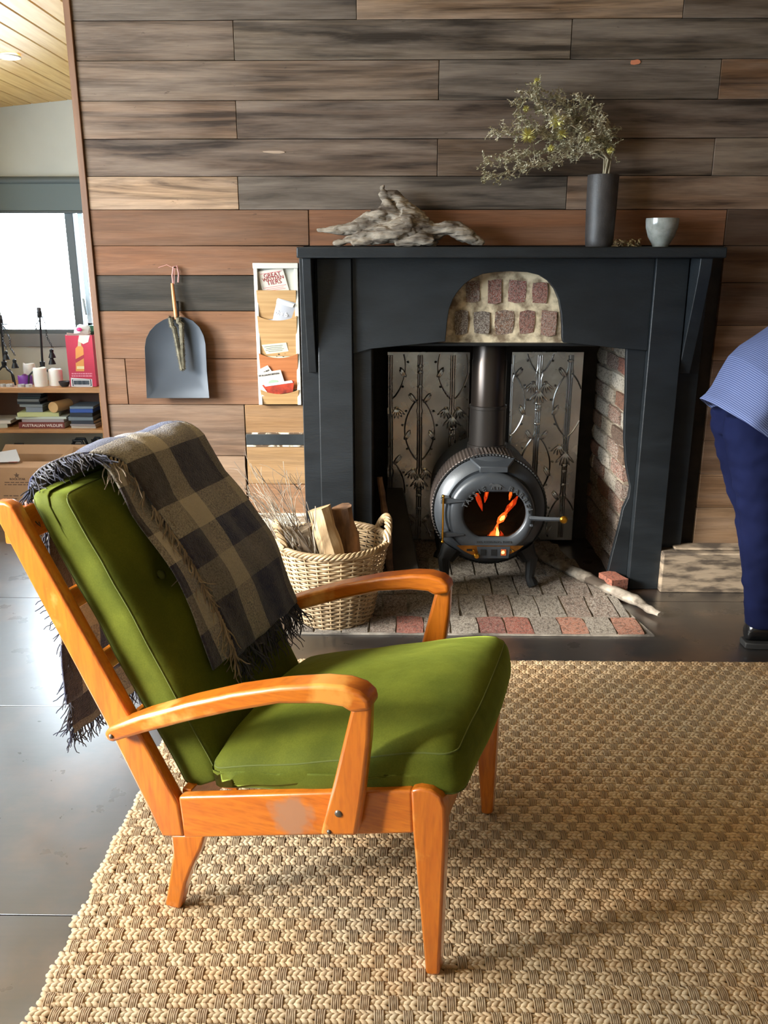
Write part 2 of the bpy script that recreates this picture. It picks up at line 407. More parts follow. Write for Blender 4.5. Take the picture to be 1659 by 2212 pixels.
# the window wall of the back nook
WZ0 = atY(60, 722, YB).z; WZ1 = atY(60, 397, YB).z; WX1 = atY(214, 560, YB).x; WX0 = -2.6
nb = MB(); nb.bb(XL-.1, WX0, YB, YB+.12, 0, 2.8).bb(WX1, -.3, YB, YB+.12, 0, 2.8).bb(WX0, WX1, YB, YB+.12, 0, WZ0).bb(WX0, WX1, YB, YB+.12, WZ1, 2.8)
struct(nb.build('wall_window', PLAS, smooth=False))
struct(MB().bb(-.42, -.30, YW+.14, YB+.1, 0, 2.8).build('wall_nook_side', PLAS, smooth=False))
# window: frame, sill, fixed pane, opening sash with handle
FRL = mat('pale_aluminium', srgb(196, 208, 214), .35, metal=.3)
win = struct(thing('window_1', 'wide grey framed window with sliding sash behind the bookcase', 'window', ((WX0+WX1)/2, YB, WZ0)))
xm0, xm1 = atY(148, 560, YB).x, atY(166, 560, YB).x
MB().bb(WX0, WX1, YB+.0, YB+.1, WZ0, WZ0+.03).build('sill', FR, win)
zb = atY(60, 748, YB).z
MB().bb(WX0-.05, WX1+.05, YB-.025, YB, zb, WZ0+.004).build('sill_board', mat('grey_sill', srgb(132, 130, 130), .55), win, bevel=.003)
MB().bb(WX0, WX0+.05, YB, YB+.1, WZ0, WZ1).bb(WX1-.02, WX1, YB, YB+.1, WZ0, WZ1).bb(WX0, WX1, YB, YB+.1, WZ1-.05, WZ1).build('frame', FR, win, smooth=False)
MB().bb(xm0, xm1, YB+.0, YB+.06, WZ0+.03, WZ1-.05).build('mullion', FR, win, bevel=.003)
sx0 = xm1+.018
MB().bb(sx0, sx0+.03, YB+.03, YB+.07, WZ0+.03, WZ1-.05).bb(WX1-.05, WX1-.02, YB+.03, YB+.07, WZ0+.03, WZ1-.05).bb(sx0, WX1-.02, YB+.03, YB+.07, WZ0+.03, WZ0+.07).build('sash', FRL, win, bevel=.002)
MB().tube([(sx0-.004, YB+.01, 1.16), (sx0+.004, YB-.005, 1.12), (sx0+.006, YB+.01, 1.06)], .008, 8).build('handle', FRL, win)
gm, nt, b = newmat('window_pane')
tr = nt.nodes.new('ShaderNodeBsdfTransparent'); gl = N(nt, 'ShaderNodeBsdfGlossy', Roughness=.02); mx = nt.nodes.new('ShaderNodeMixShader'); fr = N(nt, 'ShaderNodeFresnel', IOR=1.45)
nt.links.new(fr.outputs[0], mx.inputs[0]); nt.links.new(tr.outputs[0], mx.inputs[1]); nt.links.new(gl.outputs[0], mx.inputs[2]); nt.links.new(mx.outputs[0], nt.nodes['Material Output'].inputs[0])
GLASS = gm
MB().bb(WX0+.05, xm0, YB+.03, YB+.034, WZ0+.03, WZ1-.05).build('pane', GLASS, win, smooth=False)
MB().bb(sx0+.03, WX1-.05, YB+.045, YB+.049, WZ0+.07, WZ1-.05).build('pane', GLASS, win, smooth=False)
# grey roller blind across the window head
bz0, bz1 = atY(60, 461, YB-.05).z, atY(60, 394, YB-.05).z
bl = thing('roller_blind', 'grey roller blind pulled part way down over the window', 'blind', ((WX0+WX1)/2, YB-.05, bz0))
MB().bb(WX0-.05, WX1+.03, YB-.052, YB-.048, bz0+.012, bz1).build('fabric', mat('blind_fabric', srgb(112, 122, 122), .8), bl, smooth=False)
MB().bb(WX0-.05, WX1+.03, YB-.06, YB-.04, bz0, bz0+.016).build('bottom_bar', mat('blind_bar', srgb(70, 76, 76), .5), bl, bevel=.004)
MB().tube([(WX0-.05, YB-.045, bz1+.012), (WX1+.03, YB-.045, bz1+.012)], .022, 12).build('roller', mat('blind_roller', srgb(96, 104, 104), .6), bl)
for x in (WX0-.056, WX1+.034): MB().bb(x-.004, x+.004, YB-.075, YB, bz1-.02, bz1+.04).build('bracket', FR, bl)
# sloped pine ceiling: slab above, boards below over the part in view
def cslab(x0, x1, y0, y1, t0, t1):
    return MB().add([(x, y, ceil_z(x)+t) for x in (x0, x1) for y in (y0, y1) for t in (t0, t1)], [(0,1,3,2),(4,6,7,5),(0,4,5,1),(2,3,7,6),(0,2,6,4),(1,5,7,3)])
PINE = mat('pine_ceiling', srgb(240, 200, 128), .45, col2=srgb(216, 166, 92), vs=3, stretch=(14, 1, 1), lo=.3, hi=.7)
ceiling = struct(cslab(XL-.12, XR+.12, YN-.12, YB+.12, .02, .14).build('ceiling', mat('ceiling_panel', srgb(214, 176, 116), .6), smooth=False))
x = XL
while x < -.5:
    cslab(x+.0015, x+.1085, 2.4, YB, 0, .02).build('board', PINE, ceiling, bevel=.004, seg=1); x += .11
PL = mat('downlight_rim', srgb(240, 238, 230), .4)
p = atY(14, 120, 4.3)
for k in range(60):
    d = ray(14, 120); 
tt = (ceil_z(0) - CAM_H)/(d.z - CSL*d.x); p = _O + d*tt
dl = thing('downlight', 'round recessed downlight glowing in the pine ceiling', 'downlight', (p.x, p.y, p.z))
MB().lathe([(.062, -.006), (.066, .0), (.05, .0), (.05, -.004)], 24, (p.x, p.y, p.z-.003), caps=False).build('rim', PL, dl)
MB().lathe([(.05, -.002), (.05, .002)], 24, (p.x, p.y, p.z-.003)).build('lens', mat('lamp_lens', (1, 1, 1, 1), .5, emis=(1, .95, .85, 1), es=14), dl)
# ================================================================== fireplace surround
YP, YI, YO, YF = 3.575, 3.615, 3.625, 3.595     # front planes: posts, inner boards, outer boards, frieze
SHZ = atY(900, 533, 3.46).z; SHB = SHZ-.042
ms = thing('mantelpiece', 'black painted timber fireplace surround with shelf, posts and brackets', 'mantelpiece', (.47, 3.6, 0))
def px_x(px, py, Y): return atY(px, py, Y).x
xl = px_x(640, 540, 3.45); xr = px_x(1572, 540, 3.45)
MB().bb(xl, xr, 3.45, YW-.006, SHB, SHZ).build('shelf', BLACK, ms, bevel=.005)
lp0, lp1 = px_x(690, 900, YP), px_x(763, 900, YP)
rp0, rp1 = px_x(1389, 900, YP), px_x(1458, 900, YP)
for a, b_ in ((lp0, lp1), (rp0, rp1)): MB().bb(a, b_, YP, YW+.01, 0, SHB).build('post', BLACK, ms, bevel=.004)
lo0 = px_x(656, 950, YO); ro1 = px_x(1500, 900, YO)
MB().bb(lo0, lp0, YO, YW-.005, 0, SHB).build('side_board', BLACK, ms, bevel=.003)
MB().bb(rp1, ro1, YO, YW-.005, .1, SHB).build('side_board', BLACK, ms, bevel=.003)
li1 = px_x(803, 900, YI)
MB().bb(lp1, li1, YI, YW+.03, 0, 1.12).build('inner_board', BLACK, ms, bevel=.003)
edge = [(1354,745),(1353,800),(1352,860),(1350,900),(1349,950),(1352,1000),(1357,1030),(1362,1052),(1358,1075),(1346,1100),(1340,1130),(1331,1165),(1322,1200),(1314,1235),(1309,1262)]
poly = [atY(x, y, YI) for x, y in edge]
poly = [Vector((p.x, YI, max(p.z, 0))) for p in poly]
MB().prism(poly + [Vector((rp0, YI, 0)), Vector((rp0, YI, poly[0].z))], (0, .03, 0)).build('inner_board', BLACK, ms, bevel=.002)
# frieze with the arched opening broken through to the bricks
bot = [(763,765),(800,754),(870,747),(930,741),(962,738)]
arch = [(963,727),(966,695),(970,668),(979,645),(989,630),(1003,614),(1020,602),(1042,592),(1068,588),(1100,586),(1140,588),(1165,594),(1184,606),(1198,624),(1208,648),(1213,680),(1215,710),(1215,730)]
bot2 = [(1217,740),(1280,746),(1340,753),(1392,758)]
fz = [atY(x, y, YF) for x, y in bot+arch+bot2]
fz = [Vector((p.x, YF, p.z)) for p in fz]; fz[0].x = lp1; fz[-1].x = rp0
fp = [Vector((lp1, YF, SHB))] + fz + [Vector((rp0, YF, SHB))]
MB().prism(fp, (0, .035, 0)).build('frieze', BLACK, ms, bevel=.002, seg=1)
# long curved brackets under the shelf ends
def corbel(x0, x1, pts):
    MB().prism([(x0, y, z) for y, z in pts], (x1-x0, 0, 0)).build('bracket', BLACK, ms, bevel=.003)
prof = [(YW-.006, SHB), (3.465, SHB), (3.47, SHB-.05), (3.50, SHB-.16), (3.545, SHB-.30), (3.585, SHB-.42), (3.60, SHB-.46), (YW-.006, SHB-.46)]
corbel(px_x(655, 600, 3.5), px_x(668, 600, 3.5)+.012, prof)
corbel(px_x(1503, 600, 3.5), px_x(1530, 600, 3.5), prof)
MB().bb(px_x(800, 745, YF), px_x(1392, 750, YF), YF+.02, YW+.06, fz[9].z-.06-.29, fz[9].z-.06-.275) if False else None
zl = atY(1065, 741, 3.64).z
MB().bb(li1, .99, 3.632, 3.72, zl-.012, zl).build('lintel_bar', DARKIRON, ms, bevel=.002)

# ================================================================== firebox, bricks
FBX0, FBX1, FBY = li1-.012, 0.985, 4.3
fb = MB(); fb.bb(OX0+.002, FBX0-.055, YW+.03, FBY+.1, 0, OZ).bb(FBX1+.075, FBX1+.12, YW+.14, FBY+.1, 0, OZ).bb(FBX0-.055, FBX1+.075, FBY, FBY+.1, 0, OZ)
fb.bb(OX0+.002, FBX1+.12, YW+.14, FBY+.1, OZ, OZ+.08)
fbx = struct(fb.build('wall_firebox', SOOT, smooth=False))
MORB = MB().bb(FBX1+.012, FBX1+.074, 3.672, FBY, 0, OZ).build('mortar_bed', MORTAR, fbx, smooth=False)
MB().bb(FBX0-.054, FBX0-.01, 3.67, FBY, 0, OZ).build('mortar_bed', SOOT, fbx, smooth=False)
BM = []
for k in range(7):
    bm = bmesh.new(); bmesh.ops.create_cube(bm, size=1.0)
    bmesh.ops.subdivide_edges(bm, edges=bm.edges[:], cuts=1, use_grid_fill=True)
    for v in bm.verts: v.co += Vector((random.uniform(-1,1)*.045, random.uniform(-1,1)*.03, random.uniform(-1,1)*.05)); v.co *= 1-.10*max(0, (abs(v.co.x)+abs(v.co.y)+abs(v.co.z)-1.05))
    me = bpy.data.meshes.new('brick'); bm.to_mesh(me); bm.free(); me.materials.append(BRICK)
    me.shade_smooth(); me.set_sharp_from_angle(angle=R(28)); BM.append(me)
def brick(c, d, par, col, lime=.3, rot=(0,0,0)):
    return link('brick', random.choice(BM), par, c, rot, d, (col[0], col[1], col[2], lime))
WB = [srgb(206,196,178), srgb(196,182,160), srgb(164,138,112), srgb(220,212,196), srgb(150,116,92)]
RB = [srgb(138,86,62), srgb(120,74,56), srgb(150,100,74), srgb(112,84,66), srgb(158,92,70)]
cz = .076
for k in range(15):
    z = .045 + k*cz; y = 3.657 + (.0 if k % 2 else .006) ; first = True
    while y < FBY-.02:
        ln = (.115 if (first and k % 2) else .235) ; ln = min(ln, FBY-y)
        if ln > .03:
            lime = random.uniform(.55, 1) if random.random() < .75 else .2
            col = random.choice(RB if (k < 4 or random.random() < .2 or first and random.random()<.5) else WB)
            brick((FBX1+.05+random.uniform(-.004, .004), y+ln/2, z), (.10, ln-.011, cz-.011), fbx, col, lime)
        y += ln; first = False
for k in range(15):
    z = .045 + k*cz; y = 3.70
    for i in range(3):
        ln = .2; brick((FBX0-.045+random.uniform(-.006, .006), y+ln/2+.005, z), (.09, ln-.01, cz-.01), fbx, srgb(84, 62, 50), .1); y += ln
# bricks seen through the arched gap in the frieze
YA = 3.655
pa = MB().bb(px_x(955, 660, YA)-.02, px_x(1222, 660, YA)+.02, YA+.01, YA+.075, zl, atY(1090, 578, YA).z+.02).build('arch_mortar', mat('lime_mortar', srgb(216, 200, 168), .9, col2=srgb(122, 104, 82), vs=16, bmp=.7, bs_=50, lo=.4, hi=.62), fbx, smooth=False)
for x0, x1, y0, y1, c, lm in [(1004,1040,600,660,(150,96,76),.75),(1050,1088,598,662,(168,90,70),.45),(1096,1140,600,658,(172,84,70),.5),(1148,1186,602,662,(176,92,72),.4),
                              (982,1012,668,726,(120,96,78),.8),(1020,1062,668,726,(120,98,84),.85),(1068,1112,668,726,(150,104,76),.5),(1118,1160,668,724,(160,86,66),.35),(1166,1206,668,728,(176,112,88),.6)]:
    a = atY(x0, y1, YA); b_ = atY(x1, y0, YA)
    brick(((a.x+b_.x)/2, YA+.035, (a.z+b_.z)/2), (abs(b_.x-a.x)*random.uniform(.82, .98), .060+random.uniform(-.008, .010), (abs(b_.z-a.z)-.006)*random.uniform(.8, .97)), fbx, srgb(*c), min(1, lm+.25))

# ================================================================== hearth of bricks
HB = thing('hearth', 'brick hearth with worn red and grey bricks in front of the stove', 'hearth', (.47, 3.4, 0))
HL, HR, HY0 = atZ(750, 1373).x-.24, atZ(1413, 1375).x, atZ(1100, 1374).y
h0 = Vector((HR, HY0, 0)); h1 = Vector((atZ(1250, 1240).x+.03, atZ(1250, 1240).y, 0))
def hx(y): return h0.x + (h1.x-h0.x)*(y-h0.y)/(h1.y-h0.y)
HIN = FBX0+.002; YIN = 3.56
MB().prism([(HL, HY0, .001), (HR, HY0, .001), (hx(FBY-.002), FBY-.002, .001), (HIN, FBY-.002, .001), (HIN, YIN, .001), (HL, YIN, .001)], (0, 0, .006)).build('mortar_bed', mat('ash_mortar', srgb(160, 152, 140), .9, col2=srgb(80, 74, 68), vs=10, bmp=.6, bs_=60), HB, smooth=False)
y = HY0+.003; r_ = 0
while y < FBY-.02:
    ln = .16 if r_ == 0 else .235; ln = min(ln, FBY-.004-y); x = (HL if y+ln < YIN+.02 else HIN) + (.05 if r_ % 2 else 0)
    while x < hx(y+ln*.5)-.02:
        wd = .108; xe = min(x+wd, hx(y+ln*.5))
        if xe-x > .03 and ln > .04:
            if r_ == 0 and int((x-HL)/.108+.5) in (4, 7, 8, 10, 12): c, lm = random.choice([srgb(176,94,74), srgb(150,80,68), srgb(196,130,102)]), .35
            else: c, lm = random.choice([srgb(150,142,130), srgb(140,128,116), srgb(160,150,136), srgb(148,126,112)]), random.uniform(.5, .95)
            brick(((x+xe)/2, y+ln/2, .006+random.uniform(-.001, .0015)), (xe-x-.006, ln-.007, .0125), HB, c, lm, (0, 0, random.uniform(-.012, .012)))
        x += wd
    y += ln; r_ += 1
# loose red brick end and long splintered timber at the hearth's right edge
p = atZ(1328, 1285)
lb = link('loose_brick', BM[2], None, (p.x, p.y+.05, .036), (0, .06, .35), (.085, .11, .068), srgb(208, 120, 92)[:3]+(.25,))
tag(lb, 'broken orange red brick lying by the right post', 'brick')
DW = mat('silvered_wood', srgb(170, 160, 146), .85, col2=srgb(70, 60, 50), vs=9, stretch=(1, 1, 1), bmp=.9, bs_=26, lo=.38, hi=.62)
def rough_log(name, pts, rad, n, mat_, amp, fr, parent=None, flat=1.0, up=None, st=(1,1,1)):
    mb = MB(); P = [Vector(q) for q in pts]; out = []; rr_ = []
    K = 7
    for i in range(len(P)-1):
        for k in range(K):
            out.append(P[i].lerp(P[i+1], k/K)); rr_.append(rad[i]+(rad[i+1]-rad[i])*k/K)
    out.append(P[-1]); rr_.append(rad[-1])
    mb.tube(out, rr_, n, flat=flat, up=up)
    o = mb.build(name, mat_, parent)
    displace(o.data, lambda q: amp*noise.noise(Vector((q.x*fr*st[0], q.y*fr*st[1], q.z*fr*st[2]))+Vector((len(name), 3, 1)))*1.0 + amp*.5*noise.noise(q*fr*3))
    return o
q0, q1 = atZ(1424, 1338), atZ(1215, 1236); q0.z = .022; q1.z = .03
tb = rough_log('hearth_timber', [q0, q0.lerp(q1, .3)+Vector((.01, 0, .004)), q0.lerp(q1, .65)+Vector((-.012, 0, .004)), q1, q1+(q1-q0)*.5], [.012, .028, .03, .034, .03], 12, DW, .012, 26, flat=.7)
tag(tb, 'long splintered grey timber along the right edge of the hearth', 'timber')
# dark plank and stick leaning in the shadow at the left of the firebox
p = atZ(880, 1270)
pl = MB().prism([(p.x-.09, 3.70, .014), (p.x+.06, 3.70, .014), (p.x-.02, 3.98, .34), (p.x-.10, 3.98, .34)], (0, .025, .01)).build('leaning_board', mat('sooty_board', (.03, .024, .02, 1), .8, col2=(.012, .01, .009, 1), vs=9), bevel=.003)
tag(pl, 'dark sooty board leaning low beside the stove behind the basket', 'board')
s0 = atY(838, 1150, 3.70); s1 = atY(822, 1030, 3.70)
stk = rough_log('standing_stick', [(s0.x+.01, 3.70, .0135), (s0.x, 3.70, s0.z), (s1.x-.004, 3.695, s1.z)], [.017, .017, .012], 9, mat('brown_stick', srgb(120, 88, 62), .8, col2=srgb(70, 50, 36), vs=12), .004, 22)
tag(stk, 'rough brown stick standing upright against the left jamb', 'stick')

# ================================================================== pressed tin panels
def tin_mat():
    m, nt, b = newmat('pressed_tin'); L = nt.links.new; v = coords(nt, (1,1,1), True)
    n = noise_fac(nt, v, 5, 4, .35, .65); L(mix(nt, n, (.54, .53, .51, 1), (.38, .37, .355, 1)), b.inputs['Base Color'])
    b.inputs['Metallic'].default_value = .92
    r = N(nt, 'ShaderNodeMapRange'); r.inputs[3].default_value = .20; r.inputs[4].default_value = .36; L(n, r.inputs[0]); L(r.outputs[0], b.inputs['Roughness'])
    n2 = N(nt, 'ShaderNodeTexNoise', Scale=7, Detail=3); L(v, n2.inputs['Vector']); bump(nt, b, n2.outputs[0], .12, .02); return m
TIN = tin_mat()
def tin_panel(px0, px1, pt, pb, Y, label, stems, phase):
    a = atY(px0, pb, Y); b_ = atY(px1, pt, Y); x0, x1, z0, z1 = a.x, b_.x, max(a.z, .016), b_.z
    t = thing('tin_panel', label, 'panel', ((x0+x1)/2, Y, z0), 'pressed tin panels behind the stove')
    MB().bb(x0, x1, Y, Y+.006, z0, z1).build('sheet', TIN, t, bevel=.002)
    P = .62; V = Vector
    def inside(p, m=.002): return x0+m < p[0] < x1-m and z0+m < p[2] < z1-m
    def line(mb, pts, r):
        seg = []
        for q in pts+[None]:
            if q is not None and inside(q): seg.append(q)
            else:
                if len(seg) > 1: mb.tube(seg, r, 6)
                seg = []
    for si, sx in enumerate(stems):
        X = atY(sx, 960, Y).x; off = (phase + si*.5) % 1.0
        mb = MB()
        for dx in (-.010, 0, .010):
            n = 60; line(mb, [V((X+dx*(1 if abs(math.sin((i/n*(z1-z0)/P+off)*2*math.pi)) > .12 else 1.5), Y-.001, z0+(z1-z0)*i/n)) for i in range(n+1)], .0042 if dx else .0055)
        mb.build('stem', TIN, t)
        k = -2
        while k < 4:
            zc = z0 + (k+off)*P; k += 1
            # loop
            lo = MB()
            for s in (-1, 1):
                pts = []
                for i in range(21):
                    u = i/20; wdt = .066*math.sin(math.pi*min(1, u*1.0))**.75
                    pts.append(V((X+s*(.008+wdt), Y-.001, zc+.16-.31*u)))
                line(lo, pts, .0044)
            if lo.v: lo.build('loop', TIN, t)
            # buds beside the loop, leaves above, bells below
            for s in (-1, 1):
                for dz, dx, ax in ((.165, .034, (.55, .0, .8)), (-.02, .062, (.5, 0, -.8))):
                    c = V((X+s*dx, Y-.002, zc+dz))
                    if inside(c, .03):
                        mb = MB(); d = V((ax[0]*s, 0, ax[2])).normalized(); pz = V((0,1,0)).cross(d)
                        mb.blob(c, d*.030, pz*.010, V((0, .010, 0)), 6, 5); mb.blob(c+pz*.009*s+d*.003, d*.024, pz*.006, V((0, .008, 0)), 6, 5)
                        mb.build('leaf', TIN, t)
                for dz, dx in ((.10, .068), (.03, .085), (-.09, .060)):
                    c = V((X+s*dx, Y-.002, zc+dz))
                    if inside(c, .012): MB().blob(c, (.007, 0, 0), (0, .007, 0), (0, 0, .007), 6, 4).build('bud', TIN, t)
            for bx, bz, sc in ((-.030, -.195, 1), (.030, -.195, 1), (0, -.235, 1.25)):
                c = V((X+bx, Y-.001, zc+bz))
                if inside(c, .045):
                    mb = MB()
                    for j in range(-2, 3):
                        a_ = j*.36 + bx*6; d = V((math.sin(a_), 0, -math.cos(a_))); pz = V((0,1,0)).cross(d)
                        mb.blob(c+d*.026*sc, d*.030*sc, pz*.0062*sc, V((0, .010, 0)), 6, 5)
                    mb.blob(c, (.012*sc, 0, 0), (0, .006, 0), (0, 0, .009*sc), 6, 4)
                    mb.build('flower', TIN, t)
            for dz in (-.30, -.33, .22):
                c = V((X, Y-.002, zc+dz))
                if inside(c, .02): MB().blob(c, (.017, 0, 0), (0, .006, 0), (0, 0, .010), 8, 4).build('knot', TIN, t)
    return t
tin_panel(836, 1016, 760, 1166, 4.20, 'pressed tin panel with flower relief left of the stove flue', [843, 906, 975], .42)
tin_panel(1089, 1262, 760, 1166, 4.20, 'pressed tin panel with flower relief right of the stove flue', [1098, 1158, 1222], .12)
# ================================================================== barrel stove
YD = 3.50
sc_ = atY(1062, 1115, YD); SX, SZ = sc_.x, sc_.z
st = thing('wood_stove', 'grey cast iron barrel stove with round glass door and brass fittings', 'stove', (SX, 3.7, .014))
V = Vector
BR = .242
# drum, open in front so the fire can be seen
MB().lathe([(BR-.006, 3.60), (BR, 3.605), (BR, 4.02), (BR-.03, 4.05), (.0, 4.055), (.0, 4.05), (BR-.035, 4.04), (BR-.008, 4.01), (BR-.008, 3.61)], 64, (SX, 0, SZ), 'Y', caps=False).build('drum', DARKIRON, st)
# ribbed heat shield band round the drum
rib = MB(); n = 200; prof = [(BR+.004, 3.60), (BR+.012, 3.605), (BR+.012, 3.775), (BR+.004, 3.78)]
vs, fs = [], []
for r_, h in prof:
    for k in range(n):
        a = 2*math.pi*k/n; rr_ = r_ - (.0035 if k % 2 else 0); vs.append((SX+rr_*math.cos(a), h, SZ+rr_*math.sin(a)))
for i in range(3):
    for k in range(n): fs.append((i*n+k, i*n+(k+1) % n, (i+1)*n+(k+1) % n, (i+1)*n+k))
rib.add(vs, fs).build('ribbed_shield', mat('rusty_shield', srgb(84, 74, 68), .55, metal=.5, col2=srgb(50, 44, 42), vs=5), st, ang=12)
rope = MB()
for k in range(110):
    a = 2*math.pi*k/110; rope.blob((SX+(BR+.004)*math.cos(a), 3.596, SZ+(BR+.004)*math.sin(a)), (.0095*-math.sin(a), .004, .0095*math.cos(a)), (0, .007, 0), (.006*math.cos(a), 0, .006*math.sin(a)), 5, 3)
rope.build('gasket_rope', DARKIRON, st, kind='stuff')
# domed front plate and door
MB().lathe([(BR-.002, 3.602), (BR-.001, 3.59), (.225, 3.568), (.203, 3.552), (.196, 3.549), (.19, 3.552), (.17, 3.552), (.17, 3.575), (.195, 3.575), (BR-.012, 3.60)], 64, (SX, 0, SZ), 'Y', caps=False).build('front_plate', IRON, st)
def to3(y0): return lambda x, z: (SX+x, y0, SZ+z)
def dpt(i, n=64, r_=1.0):
    a = 2*math.pi*i/n; x, z = .146*math.cos(a)*r_, .146*math.sin(a)*r_; return x, z
gc = atY(1069, 1112, YD); gx, gz = gc.x-SX, gc.z-SZ
G0, G1 = atY(1069, 1162, YD).z-SZ, atY(1069, 1064, YD).z-SZ
def glass_pt(i, n=64, k=1.0):
    a = 2*math.pi*i/n; x = .133*math.cos(a); z = .118*math.sin(a)
    z = max(min(z+(G0+G1)/2+.004, G1), G0)
    return gx+x*k, (z-(G0+G1)/2)*k+(G0+G1)/2
outer = [(.186*math.cos(2*math.pi*i/64), .186*math.sin(2*math.pi*i/64)) for i in range(64)]
mid = [(.168*math.cos(2*math.pi*i/64), .168*math.sin(2*math.pi*i/64)) for i in range(64)]
gl_ = [glass_pt(i) for i in range(64)]
dr = MB(); n = 64
rings = [[V((SX+x, YD+.045, SZ+z)) for x, z in outer], [V((SX+x, YD+.02, SZ+z)) for x, z in outer], [V((SX+x*.975, YD+.007, SZ+z*.975)) for x, z in outer], [V((SX+x, YD, SZ+z)) for x, z in mid],
         [V((SX+x, YD, SZ+z)) for x, z in [glass_pt(i, 64, 1.07) for i in range(64)]], [V((SX+x, YD+.008, SZ+z)) for x, z in gl_], [V((SX+x, YD+.03, SZ+z)) for x, z in gl_]]
vs = [q for rg in rings for q in rg]; fs = []
for i in range(len(rings)-1):
    for k in range(n): fs.append((i*n+k, i*n+(k+1) % n, (i+1)*n+(k+1) % n, (i+1)*n+k))
door = dr.add(vs, fs).build('door', IRON, st, ang=50)
fgl, nt, b = newmat('smoky_stove_glass')
tr = N(nt, 'ShaderNodeBsdfTransparent', Color=(.72, .66, .62, 1)); gl = N(nt, 'ShaderNodeBsdfGlossy', Roughness=.06); mx = nt.nodes.new('ShaderNodeMixShader'); fr = N(nt, 'ShaderNodeFresnel', IOR=1.3)
nt.links.new(fr.outputs[0], mx.inputs[0]); nt.links.new(tr.outputs[0], mx.inputs[1]); nt.links.new(gl.outputs[0], mx.inputs[2]); nt.links.new(mx.outputs[0], nt.nodes['Material Output'].inputs[0])
MB().prism([V((SX+x, YD+.018, SZ+z)) for x, z in gl_], (0, .004, 0)).build('glass', fgl, door, smooth=False)
# raised lettering round the door
lm = MB()
cx, cz_ = atY(1072, 1124, YD).x, atY(1072, 1124, YD).z
def arc_text(txt, a0, a1, rad, size):
    for i, ch in enumerate(txt):
        a = R(a0+(a1-a0)*i/(len(txt)-1))
        M = Matrix.Translation((cx+rad*math.cos(a), YD-.001, cz_+rad*math.sin(a))) @ Matrix.Rotation(-(a-math.pi/2), 4, 'Y') @ Matrix.Rotation(R(90), 4, 'X')
        text_mb(ch, size, .0025, M, lm, bold=.0006)
arc_text('TASSIE', 154, 113, .139, .030); arc_text('BARREL', 68, 17, .139, .030)
LET = mat('raised_letters', (.09, .10, .11, 1), .35, metal=.6)
lm.build('lettering', LET, door, smooth=False)
pz = atY(1069, 1170, YD).z
text_mb('REG. DESIGN NO. 116022', .0135, .0015, Matrix.Translation((gx+SX, YD-.001, pz-.006)) @ Matrix.Rotation(R(90), 4, 'X')).build('small_lettering', LET, door, smooth=False)
# thylacine emblem above the glass
e = atY(1072, 1051, YD); es = .0022
body = [(-13,4),(-9,7),(-5,5),(0,6),(5,5),(8,3),(15,-3),(9,0),(8,-6),(6,-6),(6,-1),(3,-1),(4,-6),(2,-6),(0,0),(-4,0),(-3,-6),(-5,-6),(-6,0),(-8,-5),(-10,-5),(-8,2),(-13,2)]
MB().prism([V((e.x+x*es, YD-.003, e.z+z*es)) for x, z in body], (0, .006, 0)).build('animal_emblem', LET, door, smooth=False)
# hinges, hinge pin
hz = [atY(960, 1082, YD).z, atY(960, 1155, YD).z]; hx_ = atY(957, 1100, YD).x
for z in hz:
    MB().prism([V((hx_-.010, YD-.006, z+.012)), V((hx_+.02, YD-.006, z+.012)), V((hx_+.095, YD-.004, z+.004)), V((hx_+.095, YD-.004, z-.004)), V((hx_+.02, YD-.006, z-.012)), V((hx_-.010, YD-.006, z-.012))], (0, .022, 0)).build('hinge_arm', IRON, st, bevel=.003)
    MB().bb(hx_-.004, hx_+.03, YD+.0, YD+.07, z-.014, z+.010).build('hinge_lug', IRON, st, bevel=.003)
MB().tube([(hx_, YD-.008, hz[1]-.03), (hx_, YD-.008, hz[0]+.02)], .0045, 10).build('hinge_pin', BRASS, st)
for z in (hz[1]-.03, hz[0]+.022): MB().blob((hx_, YD-.008, z), (.007, 0, 0), (0, .007, 0), (0, 0, .008), 10, 6).build('pin_cap', BRASS, st)
# handle with brass knob
h0 = atY(1148, 1121, YD-.02); h1 = atY(1216, 1122, YD-.045)
MB().tube([h0+V((-.004, .014, 0)), h0+V((.03, .004, 0)), h0.lerp(h1, .55), h1], [.010, .010, .0095, .0085], 4, flat=.9, up=(0, 1, .0)).build('handle', IRON, st, bevel=.001)
MB().lathe([(.0, -.012), (.011, -.011), (.0165, -.004), (.0165, .004), (.010, .009)], 18, h1+V((.002, -.006, 0)), 'Y').build('handle_knob', BRASS, st)
MB().lathe([(.006, -.004), (.009, -.002), (.009, .006)], 12, V((h0.x, YD-.006, h0.z)), 'Y').build('handle_bolt', DARKIRON, st)
MB().box((h0.x+.004, YD-.004, h0.z-.034), (.014, .012, .010)).build('latch_stop', IRON, st, bevel=.002)
